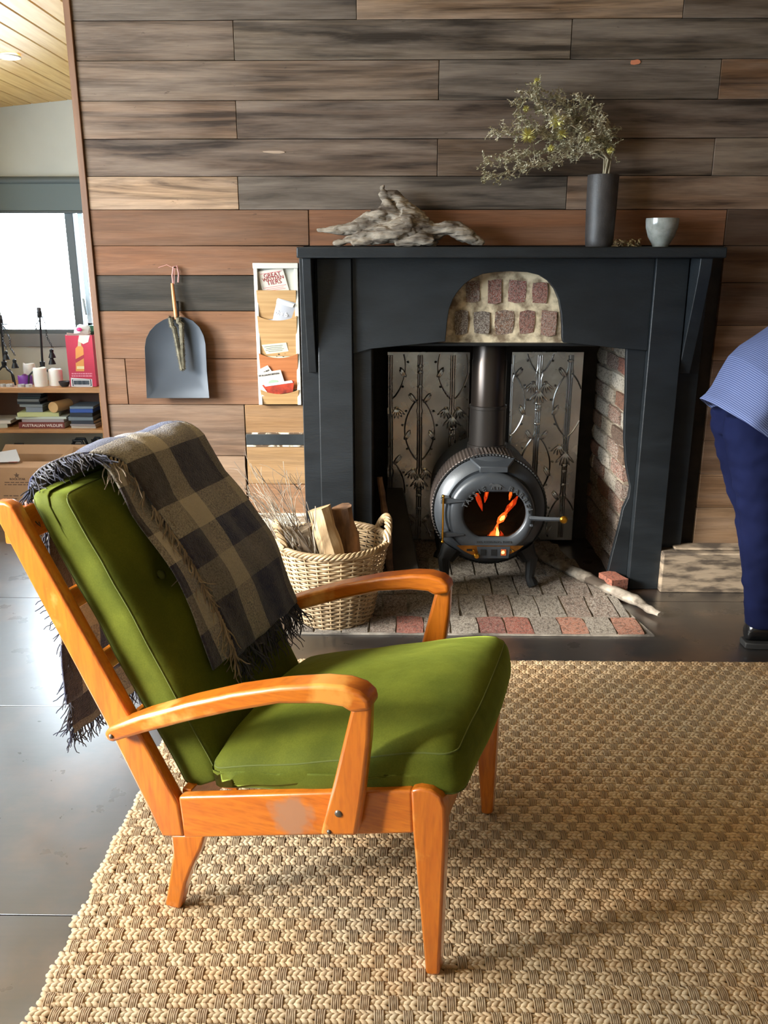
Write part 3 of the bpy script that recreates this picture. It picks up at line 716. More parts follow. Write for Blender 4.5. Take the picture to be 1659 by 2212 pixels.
# brass air control: half moon plate, vents, sliders
b0 = atY(986, 1178, YD); b1 = atY(1131, 1178, YD); bb_ = atY(1058, 1206, YD).z
arcp = [V((b0.x+(b1.x-b0.x)*i/16, YD-.0035, b0.z - (b0.z-bb_)*math.sin(math.pi*i/16)**.8)) for i in range(17)]
MB().prism(arcp, (0, .006, 0)).build('air_plate', mat('aged_brass', srgb(176, 122, 54), .35, metal=.9, col2=srgb(120, 80, 40), vs=14), door, bevel=.001)
MB().prism([V((atY(x, y, YD).x, YD-.007, atY(x, y, YD).z)) for x, y in ((1030,1180),(1102,1180),(1098,1205),(1034,1205))], (0, .006, 0)).build('vent_frame', IRON, door, bevel=.001)
for px in (1043, 1066, 1087):
    c = atY(px, 1192, YD); MB().box((c.x, YD-.008, c.z), (.022, .004, .027)).build('vent_slot', mat('vent_dark', (.004, .004, .004, 1), .9) if px != 1087 else mat('vent_ember', (.02, .01, .005, 1), .8, emis=(1, .16, .02, 1), es=1.1, ), door, smooth=False)
c = atY(1086, 1192, YD); MB().blob((c.x, YD-.010, c.z), (.007, 0, 0), (0, .002, 0), (0, 0, .008), 8, 6, .2).build('ember_glow', mat('bright_ember', (.1, .04, .01, 1), .8, emis=(1, .45, .12, 1), es=8), door)
for px, py, r_ in ((1022,1187,.006),(1029,1199,.013),(1107,1188,.007)):
    c = atY(px, py, YD); MB().lathe([(.0, -.016), (r_*.7, -.015), (r_, -.009), (r_*.8, -.004), (r_*.5, 0)], 14, (c.x, YD-.004, c.z), 'Y').build('slider_knob', BRASS, door)
for px0, px1 in ((1008, 1022), (1094, 1106)):
    a, c = atY(px0, 1187, YD), atY(px1, 1187, YD); MB().bb(a.x, c.x, YD-.006, YD-.002, a.z-.005, a.z+.004).build('slider_slot', DARKIRON, door)
# heat deflector shelf on top
tz = SZ+BR-.01
MB().prism([V((SX-.095, 3.60, tz+.002)), V((SX+.105, 3.60, tz+.002)), V((SX+.065, 3.525, tz-.022)), V((SX-.055, 3.525, tz-.022))], (0, 0, -.012)).build('deflector', IRON, st, bevel=.003)
MB().bb(SX-.055, SX+.065, 3.522, 3.534, tz-.048, tz-.022).build('deflector_lip', IRON, st, bevel=.003)
# legs
for sx, yy in ((-1, 3.60), (1, 3.60), (-1, 3.97), (1, 3.97)):
    x = SX + sx*.155; pts = [(x, yy+.0, SZ-.17), (x+sx*.028, yy-.004, SZ-.22), (x+sx*.040, yy-.008, .14), (x+sx*.036, yy-.010, .08), (x+sx*.034, yy-.014, .05), (x+sx*.044, yy-.024, .028), (x+sx*.050, yy-.032, .0145)]
    MB().tube(pts, [.05, .038, .028, .022, .020, .024, .022], 10, up=(0, 1, 0)).build('leg', DARKIRON, st)
# flue
FYc = 3.80
MB().lathe([(.088, SZ+BR-.02), (.088, SZ+BR+.01), (.081, SZ+BR+.012), (.081, SZ+BR+.17), (.083, SZ+BR+.172), (.083, SZ+BR+.185), (.077, SZ+BR+.187)], 40, (SX, FYc, 0), caps=False).build('flue_collar', mat('flue_steel', (.05, .045, .042, 1), .3, metal=.75), st)
MB().lathe([(.076, SZ+BR+.15), (.076, SZ+BR+.38), (.074, SZ+BR+.385), (.072, 1.36)], 40, (SX, FYc, 0), caps=False).build('flue_pipe', mat('flue_pipe_steel', (.05, .04, .034, 1), .28, metal=.8), st)
# fire inside: glowing logs and flames
def flame_mat(name, c, s):
    m, nt, b = newmat(name); L = nt.links.new; v = coords(nt, (1, 1, .35)); f = noise_fac(nt, v, 95, 3, .34, .62)
    tr = nt.nodes.new('ShaderNodeBsdfTransparent'); em = N(nt, 'ShaderNodeEmission', Color=c, Strength=s); mx = nt.nodes.new('ShaderNodeMixShader')
    L(f, mx.inputs[0]); L(tr.outputs[0], mx.inputs[1]); L(em.outputs[0], mx.inputs[2]); L(mx.outputs[0], nt.nodes['Material Output'].inputs[0]); return m
FL1, FL2, FL3 = flame_mat('flame_red', (1, .07, .012, 1), 2.2), flame_mat('flame_orange', (1, .16, .02, 1), 7.0), flame_mat('flame_core', (1, .50, .10, 1), 26.0)
fire = thing('fire', 'orange flames and embers burning behind the stove glass', 'fire', (SX, 3.62, SZ-.12))
def flame(pts, rad, m_, name='flame'):
    MB().tube(pts, rad, 7, flat=.45, up=(0, 1, 0)).build(name, m_, fire)
def f3(px, py, Y=3.60): return atY(px, py, Y)
MB().bb(SX-.15, SX+.15, 3.60, 3.80, SZ-.19, SZ-.135).build('ash_bed', mat('ash', (.02, .018, .016, 1), .9), fire)
rough = rough_log('ember_log', [(SX-.12, 3.66, SZ-.115), (SX, 3.65, SZ-.10), (SX+.12, 3.68, SZ-.11)], [.03, .034, .03], 10, mat('charred_log', (.012, .010, .009, 1), .9), .008, 20, fire)
for pts, rad, m_ in [
  ([(1060,1168),(1070,1150),(1073,1140),(1076,1128)], [.022,.015,.009,.002], FL2), ([(1073,1165),(1075,1150),(1074,1138)], [.010,.007,.002], FL3),
  ([(1086,1166),(1083,1154),(1080,1146)], [.014,.009,.002], FL1), ([(1052,1166),(1058,1156),(1062,1148)], [.012,.008,.002], FL1),
  ([(1075,1130),(1082,1122),(1090,1112),(1096,1104)], [.006,.016,.013,.004], FL2), ([(1080,1124),(1086,1119),(1090,1114)], [.004,.010,.003], FL3),
  ([(1092,1108),(1100,1096),(1110,1086),(1118,1072)], [.007,.013,.012,.003], FL1), ([(1094,1104),(1104,1090),(1108,1080)], [.003,.007,.002], FL2),
  ([(1100,1080),(1103,1070),(1104,1060)], [.003,.008,.005], FL2),
  ([(1042,1104),(1038,1090),(1034,1078),(1030,1066)], [.001,.009,.012,.008], FL1), ([(1047,1086),(1049,1076),(1052,1062)], [.001,.008,.009], FL1), ([(1050,1074),(1051,1068),(1053,1061)], [.001,.005,.006], FL2), ([(1030,1080),(1027,1072),(1030,1066)], [.001,.005,.004], FL2)]:
    flame([f3(x, y) for x, y in pts], rad, m_)
# ================================================================== on the mantel shelf
def fbm(q, fr, o=3):
    s, a = 0, 1
    for i in range(o): s += a*noise.noise(q*fr); fr *= 2.1; a *= .5
    return s
# driftwood root: fused limbs, then weathered
YM = 3.56
def m3(px, py, Y=YM): p = atY(px, py, Y); return Vector((p.x, Y, max(p.z, SHZ+.002)))
limbs = [([(684,497),(720,496),(770,489),(815,470),(840,455)], [.006,.013,.024,.034,.03], 0),
 ([(722,526),(755,514),(800,505),(850,492),(880,480)], [.008,.014,.026,.036,.03], -.03),
 ([(760,524),(800,520),(850,502),(890,486)], [.004,.014,.03,.03], -.045),
 ([(826,398),(829,420),(836,445),(850,470),(862,490)], [.010,.016,.028,.045,.04], .01),
 ([(838,415),(862,430),(890,452),(918,458)], [.014,.024,.022,.008], .015),
 ([(860,436),(884,456),(905,480),(915,500)], [.016,.03,.04,.03], .0),
 ([(862,470),(890,482),(920,496),(945,500),(968,492)], [.04,.046,.038,.028,.022], -.01),
 ([(935,496),(960,490),(985,496),(1008,506),(1030,518),(1042,526)], [.022,.028,.026,.022,.018,.008], -.02),
 ([(855,524),(880,520),(910,516),(935,518)], [.008,.018,.024,.016], -.05),
 ([(900,500),(925,512),(945,525)], [.03,.026,.014], .02)]
mb = MB()
for pts, rad, dy in limbs:
    P = [m3(x, y)+Vector((0, dy, 0)) for x, y in pts]; mb.tube(P, rad, 12)
dwm = mat('driftwood_bark', srgb(154, 142, 126), .88, col2=srgb(78, 66, 55), vs=22, stretch=(.3, 1, 1.8), bmp=1.0, bs_=70, lo=.40, hi=.64, bd=.01)
drift = mb.build('driftwood', dwm)
bake(drift, [('REMESH', dict(mode='VOXEL', voxel_size=.0046)), ('SMOOTH', dict(factor=.5, iterations=2))])
displace(drift.data, lambda q: .011*fbm(Vector((q.x*.5, q.y, q.z*1.5)), 20, 4) - .008*(1-abs(noise.noise(Vector((q.x*10, q.y*44, q.z*44)))))**6 + .004)
tag(drift, 'gnarled grey driftwood root lying on the black mantel shelf', 'driftwood')
zmin = min((drift.matrix_basis @ v.co).z for v in drift.data.vertices); drift.location.z += SHZ-zmin-.001
# dark vase with dried branches
vx = atY(1294, 520, YM).x; vz1 = atY(1294, 378, YM).z; vh = vz1-SHZ
VASE = mat('dark_stoneware', srgb(62, 58, 56), .5, col2=srgb(48, 45, 44), vs=30, bmp=.2, bs_=160)
vs_ = MB().lathe([(.050, 0), (.052, .004), (.055, .03), (.058, vh*.5), (.060, vh-.006), (.059, vh), (.054, vh), (.053, vh-.02), (.046, .012), (.0, .010)], 48, (vx, YM, SHZ), caps=False)
vase = vs_.build('vase', VASE); tag(vase, 'tall dark stoneware vase holding dried branches on the mantel', 'vase')
sp = thing('dried_branches', 'dry mossy branches with pale yellow flower heads leaning from vase', 'branches', (vx, YM, SHZ+vh))
TWIG = mat('dry_twig', srgb(170, 158, 132), .9, col2=srgb(120, 108, 86), vs=20)
LEAFM = mat('lichen_leaf', srgb(206, 198, 172), .9, col2=srgb(160, 154, 124), vs=9, lo=.4, hi=.6)
YEL = mat('pale_yellow_flower', srgb(232, 226, 150), .9, col2=srgb(206, 196, 120), vs=30)
random.seed(21)
foli = MB()
def b3(px, py, dy=0): p = atY(px, py, YM+dy); return p
stems = [([(1306,392),(1312,352),(1290,322),(1230,318),(1160,330),(1090,345),(1046,352)], 0), ([(1304,392),(1308,340),(1280,300),(1230,285),(1170,285),(1110,290),(1062,285)], -.02),
 ([(1306,392),(1314,350),(1296,318),(1240,335),(1180,352),(1110,368),(1050,384)], -.06), ([(1302,392),(1310,345),(1270,290),(1240,250),(1215,222),(1196,208)], .02),
 ([(1308,392),(1316,340),(1300,300),(1300,265),(1270,235),(1255,215)], -.03), ([(1304,392),(1308,335),(1250,275),(1200,250),(1165,225),(1160,178)], -.01),
 ([(1300,392),(1306,345),(1262,310),(1190,300),(1130,262),(1120,215)], -.05), ([(1310,392),(1322,335),(1322,295),(1310,278)], .01), ([(1308,392),(1318,350),(1326,320),(1318,290)], -.02),
 ([(1306,392),(1312,345),(1285,305),(1225,265),(1190,258),(1140,200)], -.08)]
for pts, dy in stems:
    P = []
    for i, (x, y) in enumerate(pts):
        u = i/(len(pts)-1); P.append(b3(x+random.uniform(-4, 4), y, dy*u))
    P[0] = Vector((vx+.005+dy*.15, YM+dy*.15, SHZ+vh*.5))
    Q = []
    for i in range(len(P)-1):
        for k in range(5): Q.append(P[i].lerp(P[i+1], k/5)+Vector((random.gauss(0, .0022), random.gauss(0, .003), random.gauss(0, .0022))))
    Q.append(P[-1])
    MB().tube(Q, [.0042*(1-.8*i/len(Q)) for i in range(len(Q))], 6).build('stem', TWIG, sp)
    for i in range(9, len(Q)):
        nb = 6 if i < len(Q)-6 else 4
        for k in range(nb):
            d = Vector((random.gauss(-.35, .8), random.gauss(-.1, .7), random.gauss(.15, .75))).normalized()
            ln = random.uniform(.015, .055); p0 = Q[i]; seg = [p0]
            for s in range(4):
                d = (d+Vector((random.gauss(0, .35), random.gauss(0, .35), random.gauss(0, .35)))).normalized(); seg.append(seg[-1]+d*ln/4)
            foli.tube(seg, .0009, 3, caps=False)
            for s in seg[1:]:
                for _ in range(4):
                    a = Vector((random.gauss(0, 1), random.gauss(0, 1), random.gauss(0, 1))).normalized(); b_ = a.orthogonal().normalized(); L_ = random.uniform(.005, .012)
                    foli.add([s, s+a*L_*.5+b_*L_*.28, s+a*L_, s+a*L_*.5-b_*L_*.28], [(0, 1, 2, 3)])
foli.build('foliage', LEAFM, sp, kind='stuff', smooth=False)
for px, py, r_, dy in ((1140,293,.036,-.07),(1204,262,.038,-.06),(1214,290,.028,-.05),(1136,235,.015,-.04),(1160,176,.016,-.01),(1270,300,.014,-.06),(1318,325,.016,-.04),(1190,320,.016,-.06)):
    c = b3(px, py, dy); fm = MB()
    for _ in range(150):
        d = Vector((random.gauss(0, 1), random.gauss(0, 1), random.gauss(0, 1))).normalized(); q = d.orthogonal().normalized(); L_ = r_*random.uniform(.5, 1.1)
        fm.add([c, c+d*L_*.6+q*.0016, c+d*L_, c+d*L_*.6-q*.0016], [(0, 1, 2, 3)])
    fm.build('flower_head', YEL, sp, smooth=False)
# grey cup and a sprig of dried heads
cx_ = atY(1424, 520, YM).x; ch = atY(1424, 472, YM).z-SHZ
cup = MB().lathe([(.030, 0), (.031, .004), (.034, .010), (.050, ch*.35), (.061, ch*.68), (.063, ch*.9), (.0625, ch), (.059, ch), (.058, ch*.9), (.055, ch*.66), (.044, ch*.35), (.0, .012)], 48, (cx_, YM-.02, SHZ), caps=False).build('cup', mat('grey_glaze', srgb(150, 152, 146), .16, col2=srgb(128, 130, 124), vs=40, spec=.6))
tag(cup, 'small pale grey glazed tea cup at the right of the mantel', 'cup')
spr = MB()
for i in range(70):
    c = Vector((atY(random.uniform(1320, 1376), 520, YM).x, YM-.045+random.gauss(0, .012), SHZ+abs(random.gauss(.010, .006))+.003))
    a = Vector((random.gauss(0, 1), random.gauss(0, 1), random.gauss(0, 1))).normalized(); spr.blob(c, a*.008, a.orthogonal().normalized()*.0035, a.cross(a.orthogonal()).normalized()*.0035, 4, 3)
spr.tube([(atY(1316, 522, YM).x, YM-.045, SHZ+.003), (atY(1380, 522, YM).x, YM-.04, SHZ+.004)], .002, 5)
tag(spr.build('dried_sprig', mat('dried_buds', srgb(130, 112, 70), .9, col2=srgb(84, 66, 40), vs=30)), 'little sprig of dried brown buds lying between vase and cup', 'sprig')

# ================================================================== hung on the wall
Yd = YW-.018
def w3(px, py, Y): p = atY(px, py, Y); return Vector((p.x, Y, p.z))
STEEL = mat('blue_grey_steel', srgb(72, 78, 86), .55, metal=.25, col2=srgb(62, 68, 76), vs=3)
outl = [(321,858),(318,800),(316,750),(319,730),(327,714),(340,700),(356,690),(372,684),(388,683),(404,685),(420,692),(434,706),(443,724),(447,742),(450,800),(455,858)]
mbp = MB(); A = [w3(x, y, Yd) for x, y in outl]; c = w3(384, 770, Yd)
vs, fs = [], []; K = 7
for i in range(K+1):
    k = i/K
    for p in A:
        q = c.lerp(p, k); q.y = Yd - .002 + .020*(1-k)*0 - (.022*k**3 if p.z > c.z-.06 else .022*k**3*max(0, (abs(q.x-c.x)/.13))**3); vs.append(q)
n = len(A)
for i in range(K):
    for k in range(n-1): fs.append((i*n+k, i*n+k+1, (i+1)*n+k+1, (i+1)*n+k))
    fs.append((i*n+n-1, i*n, (i+1)*n, (i+1)*n+n-1))
dp = mbp.add(vs, fs).build('dustpan', STEEL)
bake(dp, [('WELD', dict(merge_threshold=.0002)), ('SOLIDIFY', dict(thickness=.0022))], ang=60)
dpt_ = thing('dustpan', 'blue grey steel dustpan hanging on the wooden wall behind the brush', 'dustpan', (c.x, Yd, A[0].z)); dp.name = 'pan'
dp.parent = dpt_; dp.matrix_parent_inverse = MW[dpt_.name].inverted()
MB().tube([w3(384, 690, Yd-.012), w3(383, 672, YW-.014), w3(382, 650, YW-.014)], .007, 8).build('hanging_tab', STEEL, dpt_)
hb = thing('hearth_brush', 'hearth brush with thin wooden handle hanging in front of dustpan', 'brush', tuple(w3(388, 800, Yd-.04)))
hw = mat('brush_handle', srgb(184, 126, 74), .5)
MB().tube([w3(372, 612, YW-.022), w3(375, 640, YW-.026), w3(381, 690, YW-.05)], [.0062, .0075, .008], 10).build('handle', hw, hb)
BRI = mat('brush_bristle', srgb(122, 116, 98), .9, col2=srgb(84, 80, 66), vs=40)
br = MB(); random.seed(5)
path = []
for i in range(25):
    u = i/24; path.append(w3(372+22*u+(-4 if u < .2 else 0), 686+112*u, YW-.056))
for i in range(25):
    u = 1-i/24; path.append(w3(384+13*u**.5*1.0+8*(1-(1-u))*0+6*(1-u), 690+110*u, YW-.060) if False else w3(391+5*u-(6 if u < .1 else 0), 686+110*u, YW-.056))
for p in path:
    for _ in range(80):
        d = Vector((random.gauss(0, 1), random.gauss(0, 1)*.9, random.gauss(0, .5))).normalized(); q = d.orthogonal().normalized()*.0011
        br.add([p-q, p+q, p+d*random.uniform(.012, .0175)], [(0, 1, 2)])
br.tube(path, .0095, 7)
br.build('bristles', BRI, hb, kind='stuff', smooth=False)
RIB = mat('pink_ribbon', srgb(196, 140, 134), .7)
rb = MB(); rb.tube([w3(374, 618, YW-.024), w3(372, 595, YW-.018), w3(375, 576, YW-.016), w3(382, 574, YW-.016), w3(386, 590, YW-.016), w3(385, 610, YW-.016)], .0032, 6)
rb.tube([w3(376, 614, YW-.024), w3(377, 580, YW-.018), w3(360, 572, YW-.015), w3(342, 578, YW-.015)], .0012, 5)
rb.build('ribbon_loop', RIB, hb)
MB().tube([w3(376, 577, YW+.004), w3(376, 577, YW-.026)], .0028, 8).build('hanging_nail', DARKIRON, hb)
# slim white leaflet rack
rk = thing('leaflet_rack', 'tall slim white wall rack with curved bamboo pockets for leaflets', 'rack', tuple(w3(600, 873, YW)))
rx0, rx1 = w3(553, 700, YW-.02).x, w3(647, 700, YW-.02).x; rz0, rz1 = w3(600, 874, YW-.02).z, w3(600, 568, YW-.02).z
bw = .016
for a, b_ in ((rx0, rx0+bw), (rx1-bw, rx1)): MB().bb(a, b_, YW-.030, YW-.004, rz0, rz1).build('side_rail', WHITE, rk, bevel=.002)
MB().bb(rx0-.002, rx1+.002, YW-.034, YW-.004, rz1-.022, rz1).build('top_rail', WHITE, rk, bevel=.002)
BAM = mat('bamboo_veneer', srgb(190, 154, 106), .5, col2=srgb(168, 130, 84), vs=3, stretch=(1, 1, 30))
BAMR = mat('reddish_veneer', srgb(178, 112, 66), .5, col2=srgb(160, 96, 54), vs=3, stretch=(1, 1, 30))
MB().bb(rx0+bw*.5, rx1-bw*.5, YW-.010, YW-.005, rz0, rz1-.01).build('back_board', mat('rack_back', srgb(186, 184, 172), .6), rk)
pk = [(627, 690, BAM, 0), (684, 770, BAM, 1), (765, 842, BAMR, 1), (843, 874, BAM, 1)]
for y0, y1, m_, curved in pk:
    zt, zb = w3(600, y0, YW-.03).z, w3(600, y1, YW-.03).z; pts = []
    for i in range(13):
        u = i/12; x = rx0+bw*.55+(rx1-rx0-bw*1.1)*u; dz = -.020*math.sin(math.pi*u)**.8 + .004 if curved else 0
        pts.append((x, YW-.036, zt+dz))
    pts += [(rx1-bw*.9, YW-.022, zb), (rx0+bw*.9, YW-.022, zb)]
    MB().prism(pts, (0, .004, 0)).build('pocket', m_, rk, bevel=.0008, seg=1)
def sheet(name, label, corners, Y0, Y1, mat_, group='leaflets in the wall rack', curl=0):
    """corners: px TL, TR, BR, BL; leans from Y0 at the top to Y1 at the bottom"""
    TL, TR, BRr, BL = [w3(x, y, Y0 if i < 2 else Y1) for i, (x, y) in enumerate(corners)]
    root = thing(name, label, 'leaflet', tuple((BL+BRr)/2), group); mb = MB(); n = 6; vs = []
    for i in range(n+1):
        for j in range(n+1):
            u, v = i/n, j/n; p = TL.lerp(TR, u).lerp(BL.lerp(BRr, u), v); p.y -= curl*math.sin(math.pi*u); vs.append(p)
    k = len(vs); vs += [p+Vector((0, .0016, 0)) for p in vs]; fs = []
    for i in range(n):
        for j in range(n):
            a = i*(n+1)+j; fs.append((a, a+n+1, a+n+2, a+1)); fs.append((k+a, k+a+1, k+a+n+2, k+a+n+1))
    for i in range(n):
        for e0, e1 in ((i*(n+1), (i+1)*(n+1)), (i*(n+1)+n, (i+1)*(n+1)+n), (i, i+1), (n*(n+1)+i, n*(n+1)+i+1)): fs.append((e0, e1, k+e1, k+e0))
    mb.add(vs, fs).build('page', mat_, root)
    ex = (TR-TL).normalized(); ez = (TL-BL).normalized(); ny = ex.cross(ez)
    def M(u, v):
        p = TL.lerp(TR, u).lerp(BL.lerp(BRr, u), v); p.y -= curl*math.sin(math.pi*u)
        return Matrix.Translation(p+Vector((0, -.0008, 0))) @ Matrix(((ex.x, ez.x, ny.x, 0), (ex.y, ez.y, ny.y, 0), (ex.z, ez.z, ny.z, 0), (0, 0, 0, 1)))
    return root, M
r1, M = sheet('leaflet', 'cream leaflet with red GREAT WESTERN TIERS title in top pocket', [(556,587),(610,578),(625,628),(568,632)], YW-.020, YW-.014, PAPER)
tm = MB()
for s, v, sz in (('GREAT', .32, .023), ('WESTERN', .47, .020), ('TIERS', .66, .026)): text_mb(s, sz, .0004, M(.52, v), tm)
tm.build('title', REDINK, r1, smooth=False)
tm = MB()
for v, wd in ((.15, .30), (.78, .32), (.86, .24), (.93, .28)):
    m = M(.5, v); tm.add([m @ Vector((x, y, 0)) for x, y in ((-wd*.15, 0), (wd*.15, 0), (wd*.15, .003), (-wd*.15, .003))], [(0, 1, 2, 3)])
tm.build('small_print', mat('pink_ink', srgb(206, 150, 146), .7), r1, smooth=False)
GREYP = mat('news_print', srgb(176, 178, 186), .7)
r2, M = sheet('folded_brochure', 'grey folded brochure with white the b lettering in second pocket', [(594,642),(640,655),(636,696),(578,692)], YW-.030, YW-.018, GREYP, curl=.006)
text_mb('the b', .026, .0005, M(.45, .72), bold=.0004).build('lettering', mat('white_print', srgb(240, 240, 240), .7), r2, smooth=False)
m = M(.5, .12); MB().add([m @ Vector((x, y, .0006)) for x, y in ((-.034, -.010), (.036, -.010), (.038, .006), (-.036, .006))], [(0, 1, 2, 3)]).build('white_fold', PAPER, r2, smooth=False)
r2b, M = sheet('paper_roll', 'tan folded paper tucked behind the grey brochure in rack', [(612,645),(624,638),(640,652),(630,672)], YW-.020, YW-.014, mat('tan_paper', srgb(206, 172, 130), .7), curl=.004)
r3, M = sheet('leaflet', 'pale green typed leaflet with small drawing in third pocket', [(565,745),(618,740),(628,776),(582,778)], YW-.030, YW-.018, mat('green_paper', srgb(212, 214, 186), .7))
tm = MB()
for v, wd in ((.15, .26), (.26, .22), (.36, .26), (.46, .2)):
    m = M(.45, v); tm.add([m @ Vector((x, y, 0)) for x, y in ((-wd*.15, 0), (wd*.15, 0), (wd*.15, .0025), (-wd*.15, .0025))], [(0, 1, 2, 3)])
tm.build('typed_lines', mat('grey_ink', srgb(120, 122, 110), .7), r3, smooth=False)
tm = MB(); m = M(.62, .8)
for x, y in ((-.02, 0), (-.008, .006), (.006, -.004), (.018, .004)): tm.add([m @ Vector((x+dx, y+dy, 0)) for dx, dy in ((0, 0), (.008, .004), (.003, .008), (-.003, .005))], [(0, 1, 2, 3)])
tm.build('drawing', INK, r3, smooth=False)
r4, M = sheet('leaflet', 'dark green leaflet standing behind the pale green one', [(571,734),(624,737),(622,772),(572,770)], YW-.016, YW-.012, mat('dark_green_card', srgb(74, 70, 54), .6))
text_mb('Launceston', .0135, .0003, M(.42, .20)).build('title', mat('cream_ink', srgb(200, 196, 176), .7), r4, smooth=False)
r5, M = sheet('map_leaflet', 'white folded map reading LAUNCESTON in the lowest pocket', [(556,806),(606,799),(622,848),(566,856)], YW-.0385, YW-.031, PAPER, curl=.001)
text_mb('ET & LAUNCESTON', .0098, .0004, M(.46, .16), bold=.0002).build('title', INK, r5, smooth=False)
m = M(.55, .45); MB().add([m @ Vector((x, y, 0)) for x, y in ((-.022, -.006), (.0, -.012), (.024, -.008), (.02, .004), (0, .009), (-.015, .005))], [tuple(range(6))]).build('map_patch', mat('green_print', srgb(150, 180, 150), .7), r5, smooth=False)
r6, M = sheet('folded_leaflet', 'white folded leaflet corner with dark MELBOURN lettering behind the map', [(560,798),(578,789),(590,806),(566,816)], YW-.0375, YW-.034, PAPER)
text_mb('OURN', .009, .0003, M(.55, .6), bold=.0004).build('lettering', INK, r6, smooth=False)
r7, M = sheet('red_brochure', 'brochure with red and orange picture curling out of the lowest pocket', [(566,832),(636,822),(632,847),(582,854)], YW-.0415, YW-.033, mat('red_print', srgb(196, 70, 44), .5, col2=srgb(110, 40, 34), vs=30), curl=.0005)
m = M(.5, .05); MB().add([m @ Vector((x, y, .0005)) for x, y in ((-.06, -.006), (.06, -.006), (.06, .006), (-.06, .006))], [(0, 1, 2, 3)]).build('sky_strip', mat('pale_print', srgb(214, 222, 230), .6), r7, smooth=False)

# ================================================================== wicker basket with firewood
bc = atZ(716, 1366); BY = bc.y+.150; BX = bc.x; BH = .335; r0, r1_ = .148, .218
bk = thing('log_basket', 'round wicker basket with twisted handles full of firewood and kindling', 'basket', (BX, BY, .001))
WIK = mat('wicker', srgb(196, 172, 136), .6, col2=srgb(140, 116, 84), vs=14, lo=.35, hi=.65)
def brad(z): return r0+(r1_-r0)*(z/BH)**.9
wv = MB(); nst = 28; nrow = 34
for j in range(nrow):
    z = .008+(BH-.02)*j/(nrow-1); pts = []
    for k in range(nst*4):
        a = 2*math.pi*k/(nst*4); s = math.cos(math.pi*(k/2.0)+math.pi*j) if True else 0
        s = math.cos(2*math.pi*k/8 + math.pi*j)
        rr_ = brad(z)+.0055*s; pts.append((BX+rr_*math.cos(a), BY+rr_*math.sin(a), z+.002+random.uniform(-.0008, .0008)))
    wv.tube(pts, .0044, 5, close=True, up=(0, 0, 1))
wv.build('weave', WIK, bk, kind='stuff')
sk_ = MB()
for k in range(nst):
    a = 2*math.pi*k/nst; sk_.tube([(BX+brad(z)*math.cos(a), BY+brad(z)*math.sin(a), z+.002) for z in np.linspace(.002, BH, 6)], .0042, 6)
sk_.build('stakes', WIK, bk, kind='stuff')
MB().lathe([(.0, .006), (r0-.004, .006), (r0-.004, .001), (.0, .001)], 32, (BX, BY, 0), caps=False).build('base', WIK, bk)
rim = MB()
for ph in range(4):
    pts = []
    for k in range(160):
        a = 2*math.pi*k/160; t_ = a*17+ph*math.pi/2; pts.append((BX+(r1_+.0005+.008*math.cos(t_))*math.cos(a), BY+(r1_+.0005+.008*math.cos(t_))*math.sin(a), BH+.010*math.sin(t_)*.9))
    rim.tube(pts, .0062, 6, close=True, up=(0, 0, 1))
rim.build('rim', WIK, bk)
for side, tw in ((12, 1), (192, 1)):
    hm = MB(); a0 = R(side-26); a1 = R(side+26)
    for ph in range(4):
        pts = []
        for k in range(60):
            u = k/59; a = a0+(a1-a0)*u; t_ = u*20+ph*math.pi/2; rr_ = r1_+.004+.010*math.cos(t_)
            z = BH+.004+.075*math.sin(math.pi*u)**.8+.010*math.sin(t_); pts.append((BX+rr_*math.cos(a), BY+rr_*math.sin(a), z))
        hm.tube(pts, .0068, 6)
    hm.build('handle', WIK, bk)
# firewood
BARKL = mat('pale_split_log', srgb(214, 190, 150), .8, col2=srgb(160, 128, 92), vs=5, stretch=(3, 3, .8), bmp=.4, bs_=30)
BARKD = mat('brown_log', srgb(142, 106, 76), .85, col2=srgb(86, 62, 44), vs=7, stretch=(3, 3, .8), bmp=.6, bs_=24)
def b_at(px, py, Y): return atY(px, py, Y)
t0 = b_at(688, 1098, BY-.01); b0 = Vector((BX+.05, BY-.06, .09))
lg = rough_log('firewood_log', [b0, b0.lerp(t0, .5), t0], [.050, .050, .046], 9, BARKL, .007, 14)
tag(lg, 'pale split log standing foremost in the wicker basket', 'log', 'firewood logs in the basket')
t1 = b_at(738, 1095, BY+.05); b1 = Vector((BX+.09, BY+.06, .09))
lg = rough_log('firewood_log', [b1, b1.lerp(t1, .5), t1], [.046, .048, .042], 10, BARKD, .008, 14)
tag(lg, 'brown round log standing right and behind in the wicker basket', 'log', 'firewood logs in the basket')
t2 = b_at(655, 1140, BY-.02); b2 = Vector((BX-.02, BY+.0, .08))
lg = rough_log('firewood_log', [b2, b2.lerp(t2, .5), t2], [.040, .042, .036], 10, mat('grey_log', srgb(150, 136, 114), .85, col2=srgb(100, 84, 66), vs=7, bmp=.6, bs_=24), .008, 14)
tag(lg, 'short greyish log half hidden between kindling and pale log', 'log', 'firewood logs in the basket')
TW = [mat('grey_twig', srgb(196, 186, 170), .85, col2=srgb(140, 128, 112), vs=14), mat('dark_twig', srgb(140, 128, 116), .85, col2=srgb(90, 80, 70), vs=14)]
random.seed(11)
